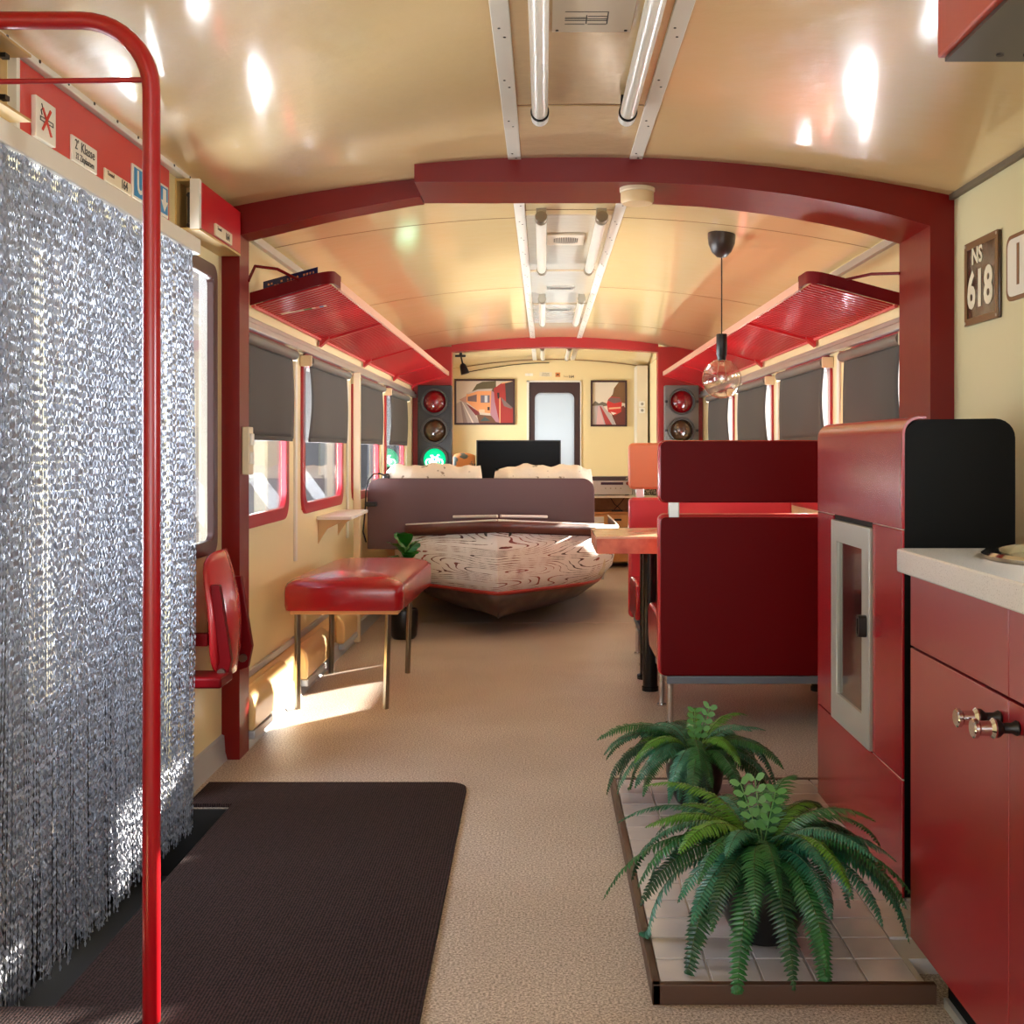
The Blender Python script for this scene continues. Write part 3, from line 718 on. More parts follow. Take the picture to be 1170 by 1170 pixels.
st.part('door_glass', MB().box(SX+0.002, SX+0.01, DY0+0.06, DY1-0.05, ZD0+0.07, ZD1-0.06), dark_glass, parent=dd)
b = MB().ring(rrect(DY0+0.02, DY0+0.05, 0.64, 0.70, 0.01), rrect(DY0+0.028, DY0+0.042, 0.648, 0.692, 0.005), SX-0.03, SX-0.008, YZ); st.part('door_handle', b, black, parent=dd)

# kitchen cabinets
KX, KY1 = 0.79, 2.454
names = ['red lacquered base cabinet with round knob at the far end next to the stove', 'red lacquered base cabinet second from the stove under the sink', 'red lacquered base cabinet nearest the camera under the worktop']
for i in range(3):
    y1 = KY1-0.52*i; y0 = y1-0.52
    t = Thing('base_cabinet', names[i], 'cabinet', (1.1, (y0+y1)/2, 0), 'red kitchen base cabinets')
    t.part('carcass', MB().box(KX+0.02, XR-0.01, y0+0.001, y1-(0.0 if i else 0.001), 0.1, 0.885), mat('cabinet_carcass', (70, 12, 14), 0.5))
    t.part('toe_kick', MB().box(KX+0.045, XR-0.02, y0, min(y1, 2.35 if i == 0 else y1), 0, 0.1), black_m)
    t.part('foot_strip', MB().box(KX+0.036, KX+0.045, y0, min(y1, 2.35 if i == 0 else y1), 0, 0.02), skirt_m)
    d = t.part('drawer_front' if i != 1 else 'top_panel', MB().box(KX, KX+0.019, y0+0.0015, y1-0.0015, 0.731, 0.884), lacquer_red, bevel=0.0015)
    d = t.part('door', MB().box(KX, KX+0.019, y0+0.0015, y1-0.0015, 0.102, 0.726), lacquer_red, bevel=0.0015)
    ky = y0+0.035 if i % 2 == 0 else y1-0.04
    kz = 0.688
    b = MB().lathe([(0.011, 0), (0.013, 0.004), (0.009, 0.012), (0.009, 0.026), (0.0155, 0.034), (0.016, 0.04)], 20, (0, 0, 0), 'X')
    bmesh.ops.transform(b.bm, matrix=Matrix.Translation((KX, ky, kz)) @ Matrix.Scale(-1, 4, (1, 0, 0)), verts=b.bm.verts)
    kb = t.part('knob', b, black, parent=d)
    b = MB().lathe([(0.0165, 0.04), (0.0172, 0.043), (0.0125, 0.048), (0.0125, 0.066), (0.0165, 0.07), (0.0165, 0.076), (0.014, 0.078)], 20, (0, 0, 0), 'X')
    bmesh.ops.transform(b.bm, matrix=Matrix.Translation((KX, ky, kz)) @ Matrix.Scale(-1, 4, (1, 0, 0)), verts=b.bm.verts)
    t.part('knob_cap', b, chrome, parent=d, label='chrome knob cap')
b = MB(); b.prism(rrect(0.767, XR-0.002, 0.88, 2.49, (0.004, 0.02, 0.004, 0.004), 4), 0.887, 0.937, XY)
wt = single('worktop', b, counter_m, 'speckled grey kitchen worktop with rounded front edge on the red cabinets', 'worktop', (1.1, 1.7, 0.887), bevel=0.010)
b = MB().lathe([(0.235, 0.938), (0.238, 0.945), (0.230, 0.951), (0.205, 0.950), (0.196, 0.944), (0.193, 0.9385)], 48, (1.105, 2.215, 0))
single('sink', b, chrome, 'round stainless steel sink rim set on the worktop', 'sink', (1.105, 2.215, 0.937))
hd = Thing('extractor_hood', 'orange red extractor hood with dark underside over the worktop', 'extractor hood', (1.1, 1.6, 1.89))
hd.part('hood_shell', MB().box(0.75, 1.44, 1.1, 2.17, 1.898, 2.04), mat('hood_red', (176, 66, 36), 0.4), bevel=0.004)
hd.part('underside', MB().box(0.762, 1.438, 1.11, 2.162, 1.889, 1.897), mat('hood_grey', (84, 76, 66), 0.35, metal=0.6))
for xx in (0.85, 0.9, 0.95): hd.part('button', MB().cyl((xx, 2.12, 1.886), (xx, 2.12, 1.889), 0.007, 10), dark_screw)

# wall plates on the right
np_ = Thing('locomotive_plate', 'brown enamel plate reading NS 618 on the kitchen wall', 'sign', (XR, 3.74, 1.57))
X = XR
b = MB().box(X-0.012, X, 3.60, 3.885, 1.572, 1.852); np_.part('plate', b, mat('enamel_brown', (60, 34, 16), 0.15, coat=0.5, bump=[(9, 0.4, 0.02)]), bevel=0.004)
b = MB().ring([(3.60, 1.572), (3.885, 1.572), (3.885, 1.852), (3.60, 1.852)], [(3.622, 1.596), (3.863, 1.596), (3.863, 1.828), (3.622, 1.828)], X-0.015, X-0.012, YZ); np_.part('rim', b, mat('enamel_rim', (112, 76, 38), 0.3), bevel=0.001)
b = MB(); b.add(text_mesh('NS', 0.076, 0.002, sx=1.0), M_right(X-0.0135, 3.775, 1.797)); b.add(text_mesh('618', 0.168, 0.0055, sx=0.86), M_right(X-0.0135, 3.752, 1.682)); np_.part('lettering', b, mat('enamel_cream', (222, 214, 186), 0.3))
b = MB()
for yy in (3.61, 3.875):
    for z in (1.582, 1.842): b.cyl((X-0.017, yy, z), (X-0.014, yy, z), 0.005, 10)
np_.part('screw', b, alu)
n2 = Thing('number_plate', 'white plate with brown rounded border and number 164 on kitchen wall', 'sign', (XR, 3.32, 1.6))
n2.part('plate', MB().prism(rrect(3.06, 3.555, 1.612, 1.815, 0.035), X-0.006, X, YZ), mat('brown_border', (122, 76, 30), 0.35))
n2.part('panel', MB().prism(rrect(3.075, 3.54, 1.625, 1.802, 0.028), X-0.008, X-0.006, YZ), sign_white)
b = MB(); b.add(text_mesh('164', 0.185, 0.0, sx=0.92), M_right(X-0.009, 3.375, 1.712)); n2.part('lettering', b, mat('brown_border', (122, 76, 30), 0.35))

# ================================================================ CEILING THINGS
def tube_light(i, y0, y1, x, which):
    z = zc(x)
    t = Thing('fluorescent_light', which, 'ceiling light', (x, (y0+y1)/2, z), 'fluorescent tubes along the ceiling')
    t.part('tube_cover', MB().cyl((x, y0+0.05, z-0.045), (x, y1-0.05, z-0.045), 0.0235, 24), tube_cover)
    for yy, sg in ((y0, 1), (y1, -1)):
        b = MB().cyl((x, yy, z-0.045), (x, yy+sg*0.055, z-0.045), 0.026, 24); t.part('end_cap', b, white_plastic if i == 0 else nickel, bevel=0.003)
        b = MB().cyl((x, yy+sg*0.055, z-0.045), (x, yy+sg*0.066, z-0.045), 0.0275, 24).box(x-0.022, x+0.022, min(yy+sg*0.05, yy+sg*0.09), max(yy+sg*0.05, yy+sg*0.09), z-0.04, z); t.part('holder', b, black_m if i == 0 else nickel)
side = ('left', 'right')
rows = [(1.93, 3.40, 'nearest the camera before the near arch'), (4.82, 6.30, 'just beyond the near arch'), (7.45, 8.95, 'before the far arch'), (11.0, 12.3, 'beyond the far arch')]
for i, (a, c, wh) in enumerate(rows):
    for q, xx in enumerate((-0.012, 0.247)): tube_light(i, a, c, xx, 'pale %s fluorescent tube light %s' % (side[q], wh))
cp = Thing('diagram_plate', 'pale ceiling plate with a small track diagram between the near tubes', 'sign', (0.115, 2.65, 2.18))
cp.part('plate', MB().box(0.02, 0.212, 2.5, 2.80, 2.180, 2.1835), mat('grey_plate', (204, 190, 168), 0.4))
b = MB()
for (a, c, yy) in ((0.05, 0.098, 2.745), (0.105, 0.15, 2.745), (0.05, 0.152, 2.722), (0.05, 0.152, 2.712), (0.05, 0.1, 2.704), (0.105, 0.152, 2.695), (0.05, 0.152, 2.668)): b.box(a, c, yy, yy+0.0035, 2.1794, 2.180)
b.box(0.15, 0.153, 2.668, 2.745, 2.1794, 2.18).box(0.1, 0.103, 2.69, 2.745, 2.1794, 2.18); cp.part('diagram', b, ink)
b = MB()
for xx in (0.032, 0.2):
    for yy in (2.55, 2.787): b.cyl((xx, yy, 2.178), (xx, yy, 2.181), 0.004, 8)
cp.part('screw', b, dark_screw)
for (y0, y1, lab) in ((5.40, 5.66, 'pale ceiling vent with oval slats between the middle tubes'),):
    cv = Thing('ceiling_vent', lab, 'vent', (0.1, (y0+y1)/2, 2.18))
    cv.part('vent_plate', MB().box(0.015, 0.195, y0, y1, 2.172, 2.184), mat('grey_plate', (204, 190, 168), 0.4), bevel=0.002)
    b = MB()
    for k in range(14):
        xx = 0.048+k*0.0085; hh = 0.08*math.sqrt(max(0.05, 1-((xx-0.105)/0.07)**2)); b.box(xx, xx+0.004, (y0+y1)/2-hh, (y0+y1)/2+hh, 2.1705, 2.1722)
    cv.part('slats', b, ink)
for (yc_, lab) in ((7.2, 'narrow grey slot vent on the ceiling before the far tubes'), (8.3, 'narrow grey slot vent on the ceiling between the far tubes')):
    cv = Thing('slot_vent', lab, 'vent', (0.1, yc_, 2.18)); cv.part('vent_plate', MB().box(0.02, 0.19, yc_-0.05, yc_+0.05, 2.176, 2.186), alu, bevel=0.002)
    cv.part('slats', MB().box(0.04, 0.17, yc_-0.02, yc_+0.02, 2.1745, 2.1762), mat('vent_grey', (110, 106, 98), 0.5))
sm = Thing('smoke_detector', 'round cream smoke detector under the near red arch', 'smoke detector', (0.338, 4.12, 2.1))
sm.part('detector_base', MB().lathe([(0.064, 2.1005), (0.064, 2.088), (0.060, 2.084)], 36, (0.338, 4.12, 0)), beige_plastic)
sm.part('detector_cap', MB().lathe([(0.060, 2.083), (0.060, 2.052), (0.054, 2.044), (0.02, 2.042)], 36, (0.338, 4.12, 0)), mat('detector_cream', (226, 196, 148), 0.45))

pn = Thing('pendant_lamp', 'pendant lamp with big clear globe bulb and black socket over the table', 'pendant lamp', (0.82, 5.25, 2.15))
c = (0.82, 5.25, 0); zC = zc(0.82)
pn.part('canopy', MB().lathe([(0.064, zC+0.004), (0.064, zC-0.02), (0.060, zC-0.05), (0.045, zC-0.085), (0.022, zC-0.108), (0.006, zC-0.112)], 32, c), mat('canopy_dark', (48, 34, 28), 0.35))
pn.part('cord', MB().cyl((c[0], c[1], zC-0.11), (c[0], c[1], 1.69), 0.003, 8), black)
pn.part('socket', MB().lathe([(0.006, 1.69), (0.024, 1.688), (0.025, 1.685), (0.025, 1.592), (0.021, 1.586), (0.019, 1.568)], 24, c), black)
gl = pn.part('bulb', MB().lathe([(0.016, 1.572)]+[(0.090*math.sin(a), 1.482+0.090*math.cos(a)) for a in [0.2+(PI-0.22)*i/20 for i in range(21)]], 40, c), bulb_m)
b = MB().tube([(c[0]-0.012, c[1], 1.565), (c[0]-0.02, c[1], 1.50), (c[0], c[1]+0.01, 1.46), (c[0]+0.02, c[1], 1.50), (c[0]+0.012, c[1], 1.565)], 0.0016, 6); pn.part('filament', b, nickel, parent=gl)

# ================================================================ LUGGAGE RACKS
def rack(name_lab, s_, Xw, Xo, rods):
    t = Thing('luggage_rack', name_lab, 'luggage rack', (Xw, 7.4, 1.74), 'red slatted luggage racks')
    ya, yb_ = 4.60, 10.25
    zw, zo = 1.742, 1.838
    L = abs(Xo-Xw)
    def pt(f_, y, dz=0): return (Xw+(Xo-Xw)*f_, y, zw+(zo-zw)*f_+dz)
    sec = [ya+0.03, 6.07, 7.54, 9.01, yb_]
    for a, c_ in zip(sec, sec[1:]):
        b = MB(); y = a+0.02
        while y < c_-0.04:
            P = [b.v(pt(f_, yy, dz)) for f_ in (0.03, 0.95) for yy in (y, y+0.027) for dz in (-0.004, 0.004)]
            for q in ((0, 1, 3, 2), (4, 6, 7, 5), (0, 4, 5, 1), (2, 3, 7, 6), (0, 2, 6, 4), (1, 5, 7, 3)): b.face([P[i] for i in q])
            y += 0.050
        t.part('slat_panel', b, red_bright)
        b = MB(); P = [b.v(pt(f_, yy, dz)) for f_ in (0.0, 1.0) for yy in (c_-0.03, c_-0.005) for dz in (-0.016, 0.010)]
        for q in ((0, 1, 3, 2), (4, 6, 7, 5), (0, 4, 5, 1), (2, 3, 7, 6), (0, 2, 6, 4), (1, 5, 7, 3)): b.face([P[i] for i in q])
        t.part('cross_bar', b, red_bright)
        x0, x1 = sorted((Xw, Xw-s_*0.05))
        b = MB().prism([(Xw, 1.70), (Xw-s_*0.05, 1.742), (Xw-s_*0.05, 1.752), (Xw, 1.752)], c_-0.06, c_-0.0, lambda u, v, d: (u, d, v)); t.part('wall_bracket', b, red_bright)
    # near end band with rounded corner, then outer rail
    r = 0.07; path = [pt(0.0, ya)]
    path += [pt(1-r/L, ya)]+[(lambda f_, y: pt(f_, y))(1-r/L+r/L*math.sin(a), ya+r-r*math.cos(a)) for a in [PI/2*i/6 for i in range(1, 7)]]+[pt(1, ya+0.2)]
    def band(b, path, h0, h1, th):
        V = []
        for i, p in enumerate(path):
            p = Vector(p); tn = (Vector(path[min(i+1, len(path)-1)])-Vector(path[max(i-1, 0)])); tn.z = 0; tn.normalize(); nn = Vector((-tn.y, tn.x, 0))
            V.append([b.v(p+nn*th/2*a+Vector((0, 0, h))) for a, h in ((-1, h0), (1, h0), (1, h1), (-1, h1))])
        for A, B in zip(V, V[1:]):
            for q in range(4): b.face([A[q], A[(q+1) % 4], B[(q+1) % 4], B[q]])
        b.face(V[0]); b.face(V[-1][::-1])
    b = MB(); band(b, path, -0.004, 0.046, 0.012); t.part('end_band', b, red_dark)
    b = MB(); band(b, [pt(1, ya+0.19), pt(1, yb_)], -0.012, 0.024, 0.014); t.part('outer_rail', b, mat('rack_rail_pink', (206, 150, 128), 0.3), label='pale metal outer rail')
    b = MB().tube([pt(0.02, ya+0.02, -0.006), pt(0.02, yb_, -0.006)], 0.008, 8); t.part('wall_rail', b, mat('rack_wall_rail', (206, 90, 84), 0.35))
    b = MB().tube(rods, 0.006, 8); t.part('support_rod', b, red_dark)
    return t
rack('red slatted luggage rack along the left wall above the windows', -1, XL+0.012, -0.862, [(-1.133, 4.36, 1.80), (-1.13, 4.45, 1.872), (-1.06, 4.52, 1.872), (-0.99, 4.60, 1.84)])
rack('red slatted luggage rack along the right wall above the windows', 1, XR-0.012, 1.078, [(1.365, 4.36, 1.83), (1.30, 4.52, 1.852), (1.22, 4.60, 1.842), (1.21, 4.605, 1.82)])
es = Thing('enamel_sign', 'dark blue enamel sign with gold lettering standing on the left rack', 'sign', (-1.08, 4.75, 1.78))
def lean(u, v, d): return (u, d+0.05*v, 1.802+0.10*(u+1.19)/0.33*0.9+v)
b = MB().prism([(-1.185, -0.03), (-0.955, -0.03), (-0.955, 0.06), (-1.185, 0.06)], 4.80, 4.806, lean); es.part('plate', b, mat('enamel_blue', (34, 36, 78), 0.25, coat=0.8))
b = MB(); rg = random.Random(5)
for k in range(15):
    u = -1.165+k*0.0135
    if k in (5,): continue
    for z_ in (0.014, 0.026, 0.038):
        if rg.random() < 0.75: b.prism([(u, z_), (u+rg.uniform(.004, .009), z_), (u+rg.uniform(.004, .009), z_+0.008), (u, z_+0.008)], 4.7985, 4.80, lean)
es.part('lettering', b, mat('gold_paint', (200, 130, 84), 0.4))
b = MB(); ca = [(-1.15, 4.965), (-0.975, 5.085)]
segc = [(226, 206, 170), (210, 190, 160), (60, 140, 60), (230, 220, 200), (226, 120, 90), (60, 120, 180), (230, 220, 200)]
cuts = [0, 0.3, 0.5, 0.68, 0.76, 0.85, 0.94, 1.0]
for k, cc in enumerate(segc):
    b.m(mat('sticker_%d' % k, cc, 0.4)); f0, f1 = cuts[k], cuts[k+1]
    P = []
    for dz in (0, -0.0012):
        for f_, off in ((f0, 0), (f1, 0), (f1, 0.03), (f0, 0.03)):
            x = ca[0][0]+(ca[1][0]-ca[0][0])*f_; y = ca[0][1]+(ca[1][1]-ca[0][1])*f_+off; P.append(b.v((x, y, 1.742+0.096*(x-(XL+0.012))/0.326-0.0045+dz)))
    b.face(P[:4]); b.face(P[4:][::-1])
    for i in range(4): b.face([P[i], P[4+i], P[4+(i+1) % 4], P[(i+1) % 4]])
single('sticker_strip', b, None, 'narrow strip of coloured stickers under the left luggage rack', 'sticker', (-1.06, 5.03, 1.77))

# ================================================================ BLINDS
order_l = ['first beyond the near arch', 'second from the near arch', 'third from the near arch', 'last before the traffic light']
for side_, X, s_, ws in (('left', XL, 1, wins), ('right', XR, -1, rwins)):
    for i, (a, c_) in enumerate(ws):
        zbot = 1.205 if s_ > 0 else 1.215
        t = Thing('roller_blind', 'charcoal roller blind on the %s wall, %s' % (side_, order_l[i]), 'blind', (X+s_*0.045, (a+c_)/2, 1.59), 'charcoal roller blinds on the %s windows' % side_)
        y0, y1 = a-0.03, c_-0.02
        xr_ = X+s_*0.045
        t.part('roller', MB().cyl((xr_, y0, 1.592), (xr_, y1, 1.592), 0.024, 20), blind_tube)
        for yy in (y0-0.012, y1): t.part('bracket', MB().box(min(X, X+s_*0.06), max(X, X+s_*0.06), yy, yy+0.012, 1.565, 1.62), beige_plastic, bevel=0.004)
        b = MB()
        def cloth(u, v, y0=y0, y1=y1, X=X, s_=s_):
            z = 1.585-(1.585-zbot)*v; inset = 0.02+0.022*math.sin(PI*v)-0.018*v
            return (X+s_*(0.040+0.010*math.sin(PI*v)*(2*u-1)**2+0.003*math.sin(u*9)), y0+inset+(y1-y0-2*inset)*u, z)
        b.grid(cloth, 14, 12); o = t.part('cloth', b, blind_m, recalc=False)
        md = o.modifiers.new('solid', 'SOLIDIFY'); md.thickness = 0.0015
        t.part('bottom_bar', MB().box(X+s_*0.04-0.005, X+s_*0.04+0.005, y0+0.025, y1-0.025, zbot-0.012, zbot+0.008), blind_m, bevel=0.002)

# ================================================================ LEFT WALL SHELF, POST
sh = Thing('wall_shelf', 'small white wall shelf on wooden brackets below the left windows', 'shelf', (XL, 6.35, 0.79))
sh.part('shelf_board', MB().prism([(XL, 6.0), (XL+0.185, 6.0), (XL+0.16, 6.72), (XL, 6.72)], 0.785, 0.803, XY), boat_white, bevel=0.002)
for yy in (6.04, 6.62):
    pr = [(XL, 0.784), (XL+0.13, 0.784), (XL+0.11, 0.765), (XL+0.05, 0.735), (XL+0.02, 0.69), (XL, 0.655)]
    sh.part('bracket', MB().prism(pr, yy, yy+0.02, lambda u, v, d: (u, d, v)), mat('shelf_bracket', (206, 176, 128), 0.5))
single('upright_post', MB().box(-1.145, -1.105, 6.83, 6.87, 0.0, 1.62), beige_plastic, 'slim cream upright post between second and third left windows', 'post', (-1.125, 6.85, 0), bevel=0.004)

# ================================================================ STOOL
stl = Thing('bench_stool', 'red leather padded stool with chrome legs by the left windows', 'stool', (-0.88, 5.46, 0))
def cushion(u, v, top=True):
    pass
b = MB(); nx, ny = 16, 20; X0, X1, Ya, Yb = -1.125, -0.60, 4.93, 5.98; zb_ = 0.455; 
def se(t_): return math.copysign(1-(1-abs(t_))**2.0, t_) if False else t_
ringsV = []
prof = [(0.985, 0.0), (1.0, 0.02), (1.0, 0.075), (0.99, 0.098), (0.96, 0.114), (0.90, 0.126), (0.75, 0.138), (0.5, 0.148), (0.25, 0.153)]
for sc_, h in prof:
    ring = []
    for (u, v) in rrect(-1, 1, -1, 1, 0.14, 5):
        hx, hy = (X1-X0)/2, (Yb-Ya)/2
        k = sc_
        if sc_ > 0.9: px2 = u*(hx-(1-sc_)*hx); py2 = v*(hy-(1-sc_)*hx)
        else: px2 = u*hx*sc_; py2 = v*(hy-(1-sc_)*hx*1.2)
        ring.append(b.v(((X0+X1)/2+px2+0.03*(v*0.5), (Ya+Yb)/2+py2, zb_+h)))
    ringsV.append(ring)
n = len(ringsV[0])
for A, B in zip(ringsV, ringsV[1:]):
    for k in range(n): b.face([A[k], A[(k+1) % n], B[(k+1) % n], B[k]])
b.face(ringsV[0][::-1]); b.face(ringsV[-1])
stl.part('cushion', b, red_leather)
stl.part('seat_frame', MB().box(X0+0.02, X1-0.035, Ya+0.02, Yb-0.02, 0.437, 0.457), mat('ply_edge', (216, 158, 96), 0.5), bevel=0.002, label='pale plywood seat frame')
for (x, y) in ((-1.098, 5.07), (-0.705, 5.07), (-1.098, 5.88), (-0.705, 5.88)):
    b = MB(); lean_ = 0.012 if x > -0.9 else 0
    b.tube([(x+lean_, y, 0.438), (x, y, 0.0)], 0.0145, 4); stl.part('leg', b, nickel, bevel=0.002)

# ================================================================ BOOTH
def bench(label, y_back, facing, head_m, back_label=None):
    """facing +1: sits towards +Y (we see its back), -1: towards the camera"""
    t = Thing('booth_bench', label, 'bench', (0.95, y_back, 0), 'red leather booth benches')
    x0, x1 = 0.482, 1.40
    g = facing
    def Y(d): return y_back+g*d
    def bx(b, xa, xb, d0, d1, z0, z1): return b.box(xa, xb, min(Y(d0), Y(d1)), max(Y(d0), Y(d1)), z0, z1)
    def lm(u, v, d): return (u, Y(d), v)
    b = MB().prism(rrect(x0+0.004, x1, 0.212, 0.872, 0.022), 0.0, 0.02, lm); t.part('back_shell', b, red_dark, bevel=0.005)
    b = MB().prism(rrect(x0-0.004, x1, 0.208, 0.885, 0.028), 0.021, 0.085, lm); t.part('backrest', b, red_leather_light, bevel=0.016)
    b = MB().prism(rrect(x0+0.004, x1, 0.934, 1.190, 0.026), 0.0, 0.016, lm); t.part('headrest_shell', b, red_dark if g > 0 else head_m, bevel=0.004)
    b = MB().prism(rrect(x0-0.004, x1, 0.932, 1.194, 0.03), 0.017, 0.062, lm); t.part('headrest', b, head_m, bevel=0.014)
    for xx in (x0+0.04, x1-0.12):
        t.part('headrest_post', bx(MB(), xx, xx+0.045, 0.02, 0.05, 0.86, 0.96), alu, bevel=0.004)
    b = MB().prism([(0.07, 0.25), (0.07, 0.44), (0.2, 0.455), (0.45, 0.46), (0.52, 0.44), (0.545, 0.39), (0.53, 0.30), (0.48, 0.25)], x0, x1, lambda u, v, d: (d, Y(u), v)); t.part('seat', b, red_leather, bevel=0.012)
    t.part('seat_frame', bx(MB(), x0+0.03, x1, 0.0, 0.48, 0.178, 0.21), mat('grey_frame', (128, 136, 150), 0.35, metal=0.5), bevel=0.003)
    t.part('seat_support', bx(MB(), x0+0.08, x1, 0.1, 0.44, 0.21, 0.25), mat('grey_frame', (128, 136, 150), 0.35, metal=0.5))
    for xx in (x0+0.05, x1-0.08):
        for d in (0.05, 0.40):
            b = MB().cyl((xx, Y(d), 0.008), (xx, Y(d), 0.18), 0.013, 14); b.cyl((xx, Y(d), 0.0), (xx, Y(d), 0.008), 0.022, 14); t.part('leg', b, chrome)
    return t
bench('near red booth bench seen from its dark red back, beside the stove', 4.74, 1, red_leather)
bench('far booth bench with tan headrest facing the camera across the table', 6.50, -1, tan_leather)
tb = Thing('dining_table', 'wooden table on dark round legs between the two red booth benches', 'table', (0.9, 5.55, 0))
tb.part('tabletop', MB().box(0.242, 1.43, 5.27, 5.88, 0.742, 0.752), mat('table_top', (214, 184, 150), 0.25, var=(7, (196, 160, 124), .4, .7), coat=0.4))
tb.part('table_edge', MB().box(0.244, 1.428, 5.272, 5.878, 0.672, 0.742), wood_table, bevel=0.002, label='reddish wooden table edge')
for (x, y) in ((0.51, 5.46), (0.51, 5.74), (1.32, 5.46), (1.32, 5.74)):
    b = MB().cyl((x, y, 0.02), (x, y, 0.672), 0.036 if y < 5.6 else 0.026, 24).cyl((x, y, 0.0), (x, y, 0.02), 0.04, 24); tb.part('leg', b, mat('leg_dark', (38, 34, 32), 0.25, metal=0.6))

# ================================================================ BOAT BED
bt = Thing('boat_bed', 'boat hull bed with painted wood grain bow, red stripe and dark bottom', 'bed', (-0.28, 8.2, 0))
BX = -0.281
# station: Y, gunwale (half, z), rail bottom (half, z), chine/grain bottom, stripe bottom, bottom curve..., keel z
def station(t_):
    # t 0 = stem, 1 = headboard station, 2 = stern
    if t_ <= 1:
        k = t_; y = lambda a: a+(7.48-a)*k
        ps = [(0.612*k, y(6.86), 0.728-0.067*k), (0.607*k, y(6.87), 0.662-0.065*k), (0.60*k, y(6.88), 0.655-0.068*k),
              (0.61*k**0.97, y(6.90), 0.52-0.04*k), (0.585*k**0.95, y(6.93), 0.385-0.01*k), (0.545*k**0.92, y(6.955), 0.288+0.0*k), (0.535*k**0.92, y(6.96), 0.266+0.0*k),
              (0.42*k**0.92, y(6.965), 0.205-0.01*k), (0.25*k**0.95, y(6.97), 0.155-0.03*k), (0.0, y(6.975), 0.122-0.05*k)]
    else:
        k = t_-1; yy = 7.48+(9.5-7.48)*k; e = math.sin(min(k*2.2, 1)*PI/2)
        ps = [(0.612+0.20*e, yy, 0.661-0.055*e), (0.607+0.20*e, yy, 0.597-0.055*e), (0.60+0.20*e, yy, 0.587-0.055*e), (0.61+0.19*e, yy, 0.48-0.05*e),
              (0.585+0.19*e, yy, 0.375-0.05*e), (0.545+0.16*e, yy, 0.288-0.04*e), (0.535+0.16*e, yy, 0.266-0.04*e), (0.42+0.12*e, yy, 0.195-0.08*e), (0.25+0.1*e, yy, 0.125-0.07*e), (0, yy, 0.072-0.07*k if k < 1 else 0.001)]
    return ps
ts = [i/8 for i in range(9)]+[1+i/8 for i in range(1, 9)]
def hull_part(i0, i1, m, name, off=0.0, **kw):
    b = MB()
    for sg in (-1, 1):
        V = []
        for t_ in ts:
            p = station(t_); V.append([b.v((BX+sg*(h+ (off if t_ > 0 else 0)), y-off*(1 if t_ < 1 else 0), z)) for (h, y, z) in p[i0:i1+1]])
        for A, B in zip(V, V[1:]):
            for q in range(len(A)-1): b.face([A[q], A[q+1], B[q+1], B[q]])
    bmesh.ops.remove_doubles(b.bm, verts=b.bm.verts, dist=0.0005)
    o = bt.part(name, b, m, **kw); md = o.modifiers.new('solid', 'SOLIDIFY'); md.thickness = 0.012; md.offset = 0
    return o
hull_part(0, 1, boat_brown, 'rub_rail', 0.012, label='brown rub rail under the gunwale')
hull_part(2, 5, grain_m, 'hull_side', label='white hull side with painted wood grain')
hull_part(5, 6, boat_red, 'waterline_stripe', 0.003)
hull_part(6, 9, boat_bottom, 'hull_bottom')
b = MB()   # white cap on the gunwale and inner coaming
for sg in (-1, 1):
    b.tube([(BX+sg*station(t_)[0][0]*1.0+sg*0.004, station(t_)[0][1]-0.012, station(t_)[0][2]+0.004) for t_ in ts], 0.007, 6)
bt.part('gunwale_cap', b, boat_white)
b = MB()   # foredeck
for sg in (-1, 1):
    V = []
    for t_ in ts[:9]:
        h, y, z = station(t_)[0]; V.append([b.v((BX, y if t_ < 1 else y, z+0.002+0.012*t_)), b.v((BX+sg*h, y, z))])
    for A, B in zip(V, V[1:]): b.face([A[0], A[1], B[1], B[0]])
bmesh.ops.remove_doubles(b.bm, verts=b.bm.verts, dist=0.0005)
bt.part('foredeck', b, brown_board)
for sg in (-1, 1):
    b = MB().tube([(BX+sg*0.01, 7.10, 0.742), (BX+sg*0.30, 7.32, 0.725)], 0.010, 6); bt.part('coaming', b, boat_white)
b = MB()
for sg in (-1, 1): b.lathe([(0.018, -0.006), (0.02, 0), (0.012, 0.006)], 14, (BX+sg*0.065, 6.945, 0.645), 'Y')
bt.part('bow_eye', b, dark_screw)
b = MB().box(BX-0.78, BX+0.78, 9.46, 9.49, 0.08, 0.60); bt.part('transom', b, boat_white)
b = MB(); b.prism(rrect(-1.165, 0.333, 0.50, 0.968, (0.08, 0.08, 0.01, 0.01), 8), 7.50, 7.53, XZ); bt.part('headboard', b, brown_board, bevel=0.004, label='brown headboard with rounded top corners')
b = MB(); b.box(BX-0.74, BX+0.70, 7.75, 9.42, 0.30, 0.52); bt.part('mattress', b, mat('mattress_cream', (226, 214, 190), 0.8), bevel=0.04)
b = MB().box(-1.165, -1.12, 7.54, 7.75, 0.52, 0.83); bt.part('side_pad', b, mat('mattress_cream', (226, 214, 190), 0.8), bevel=0.012)

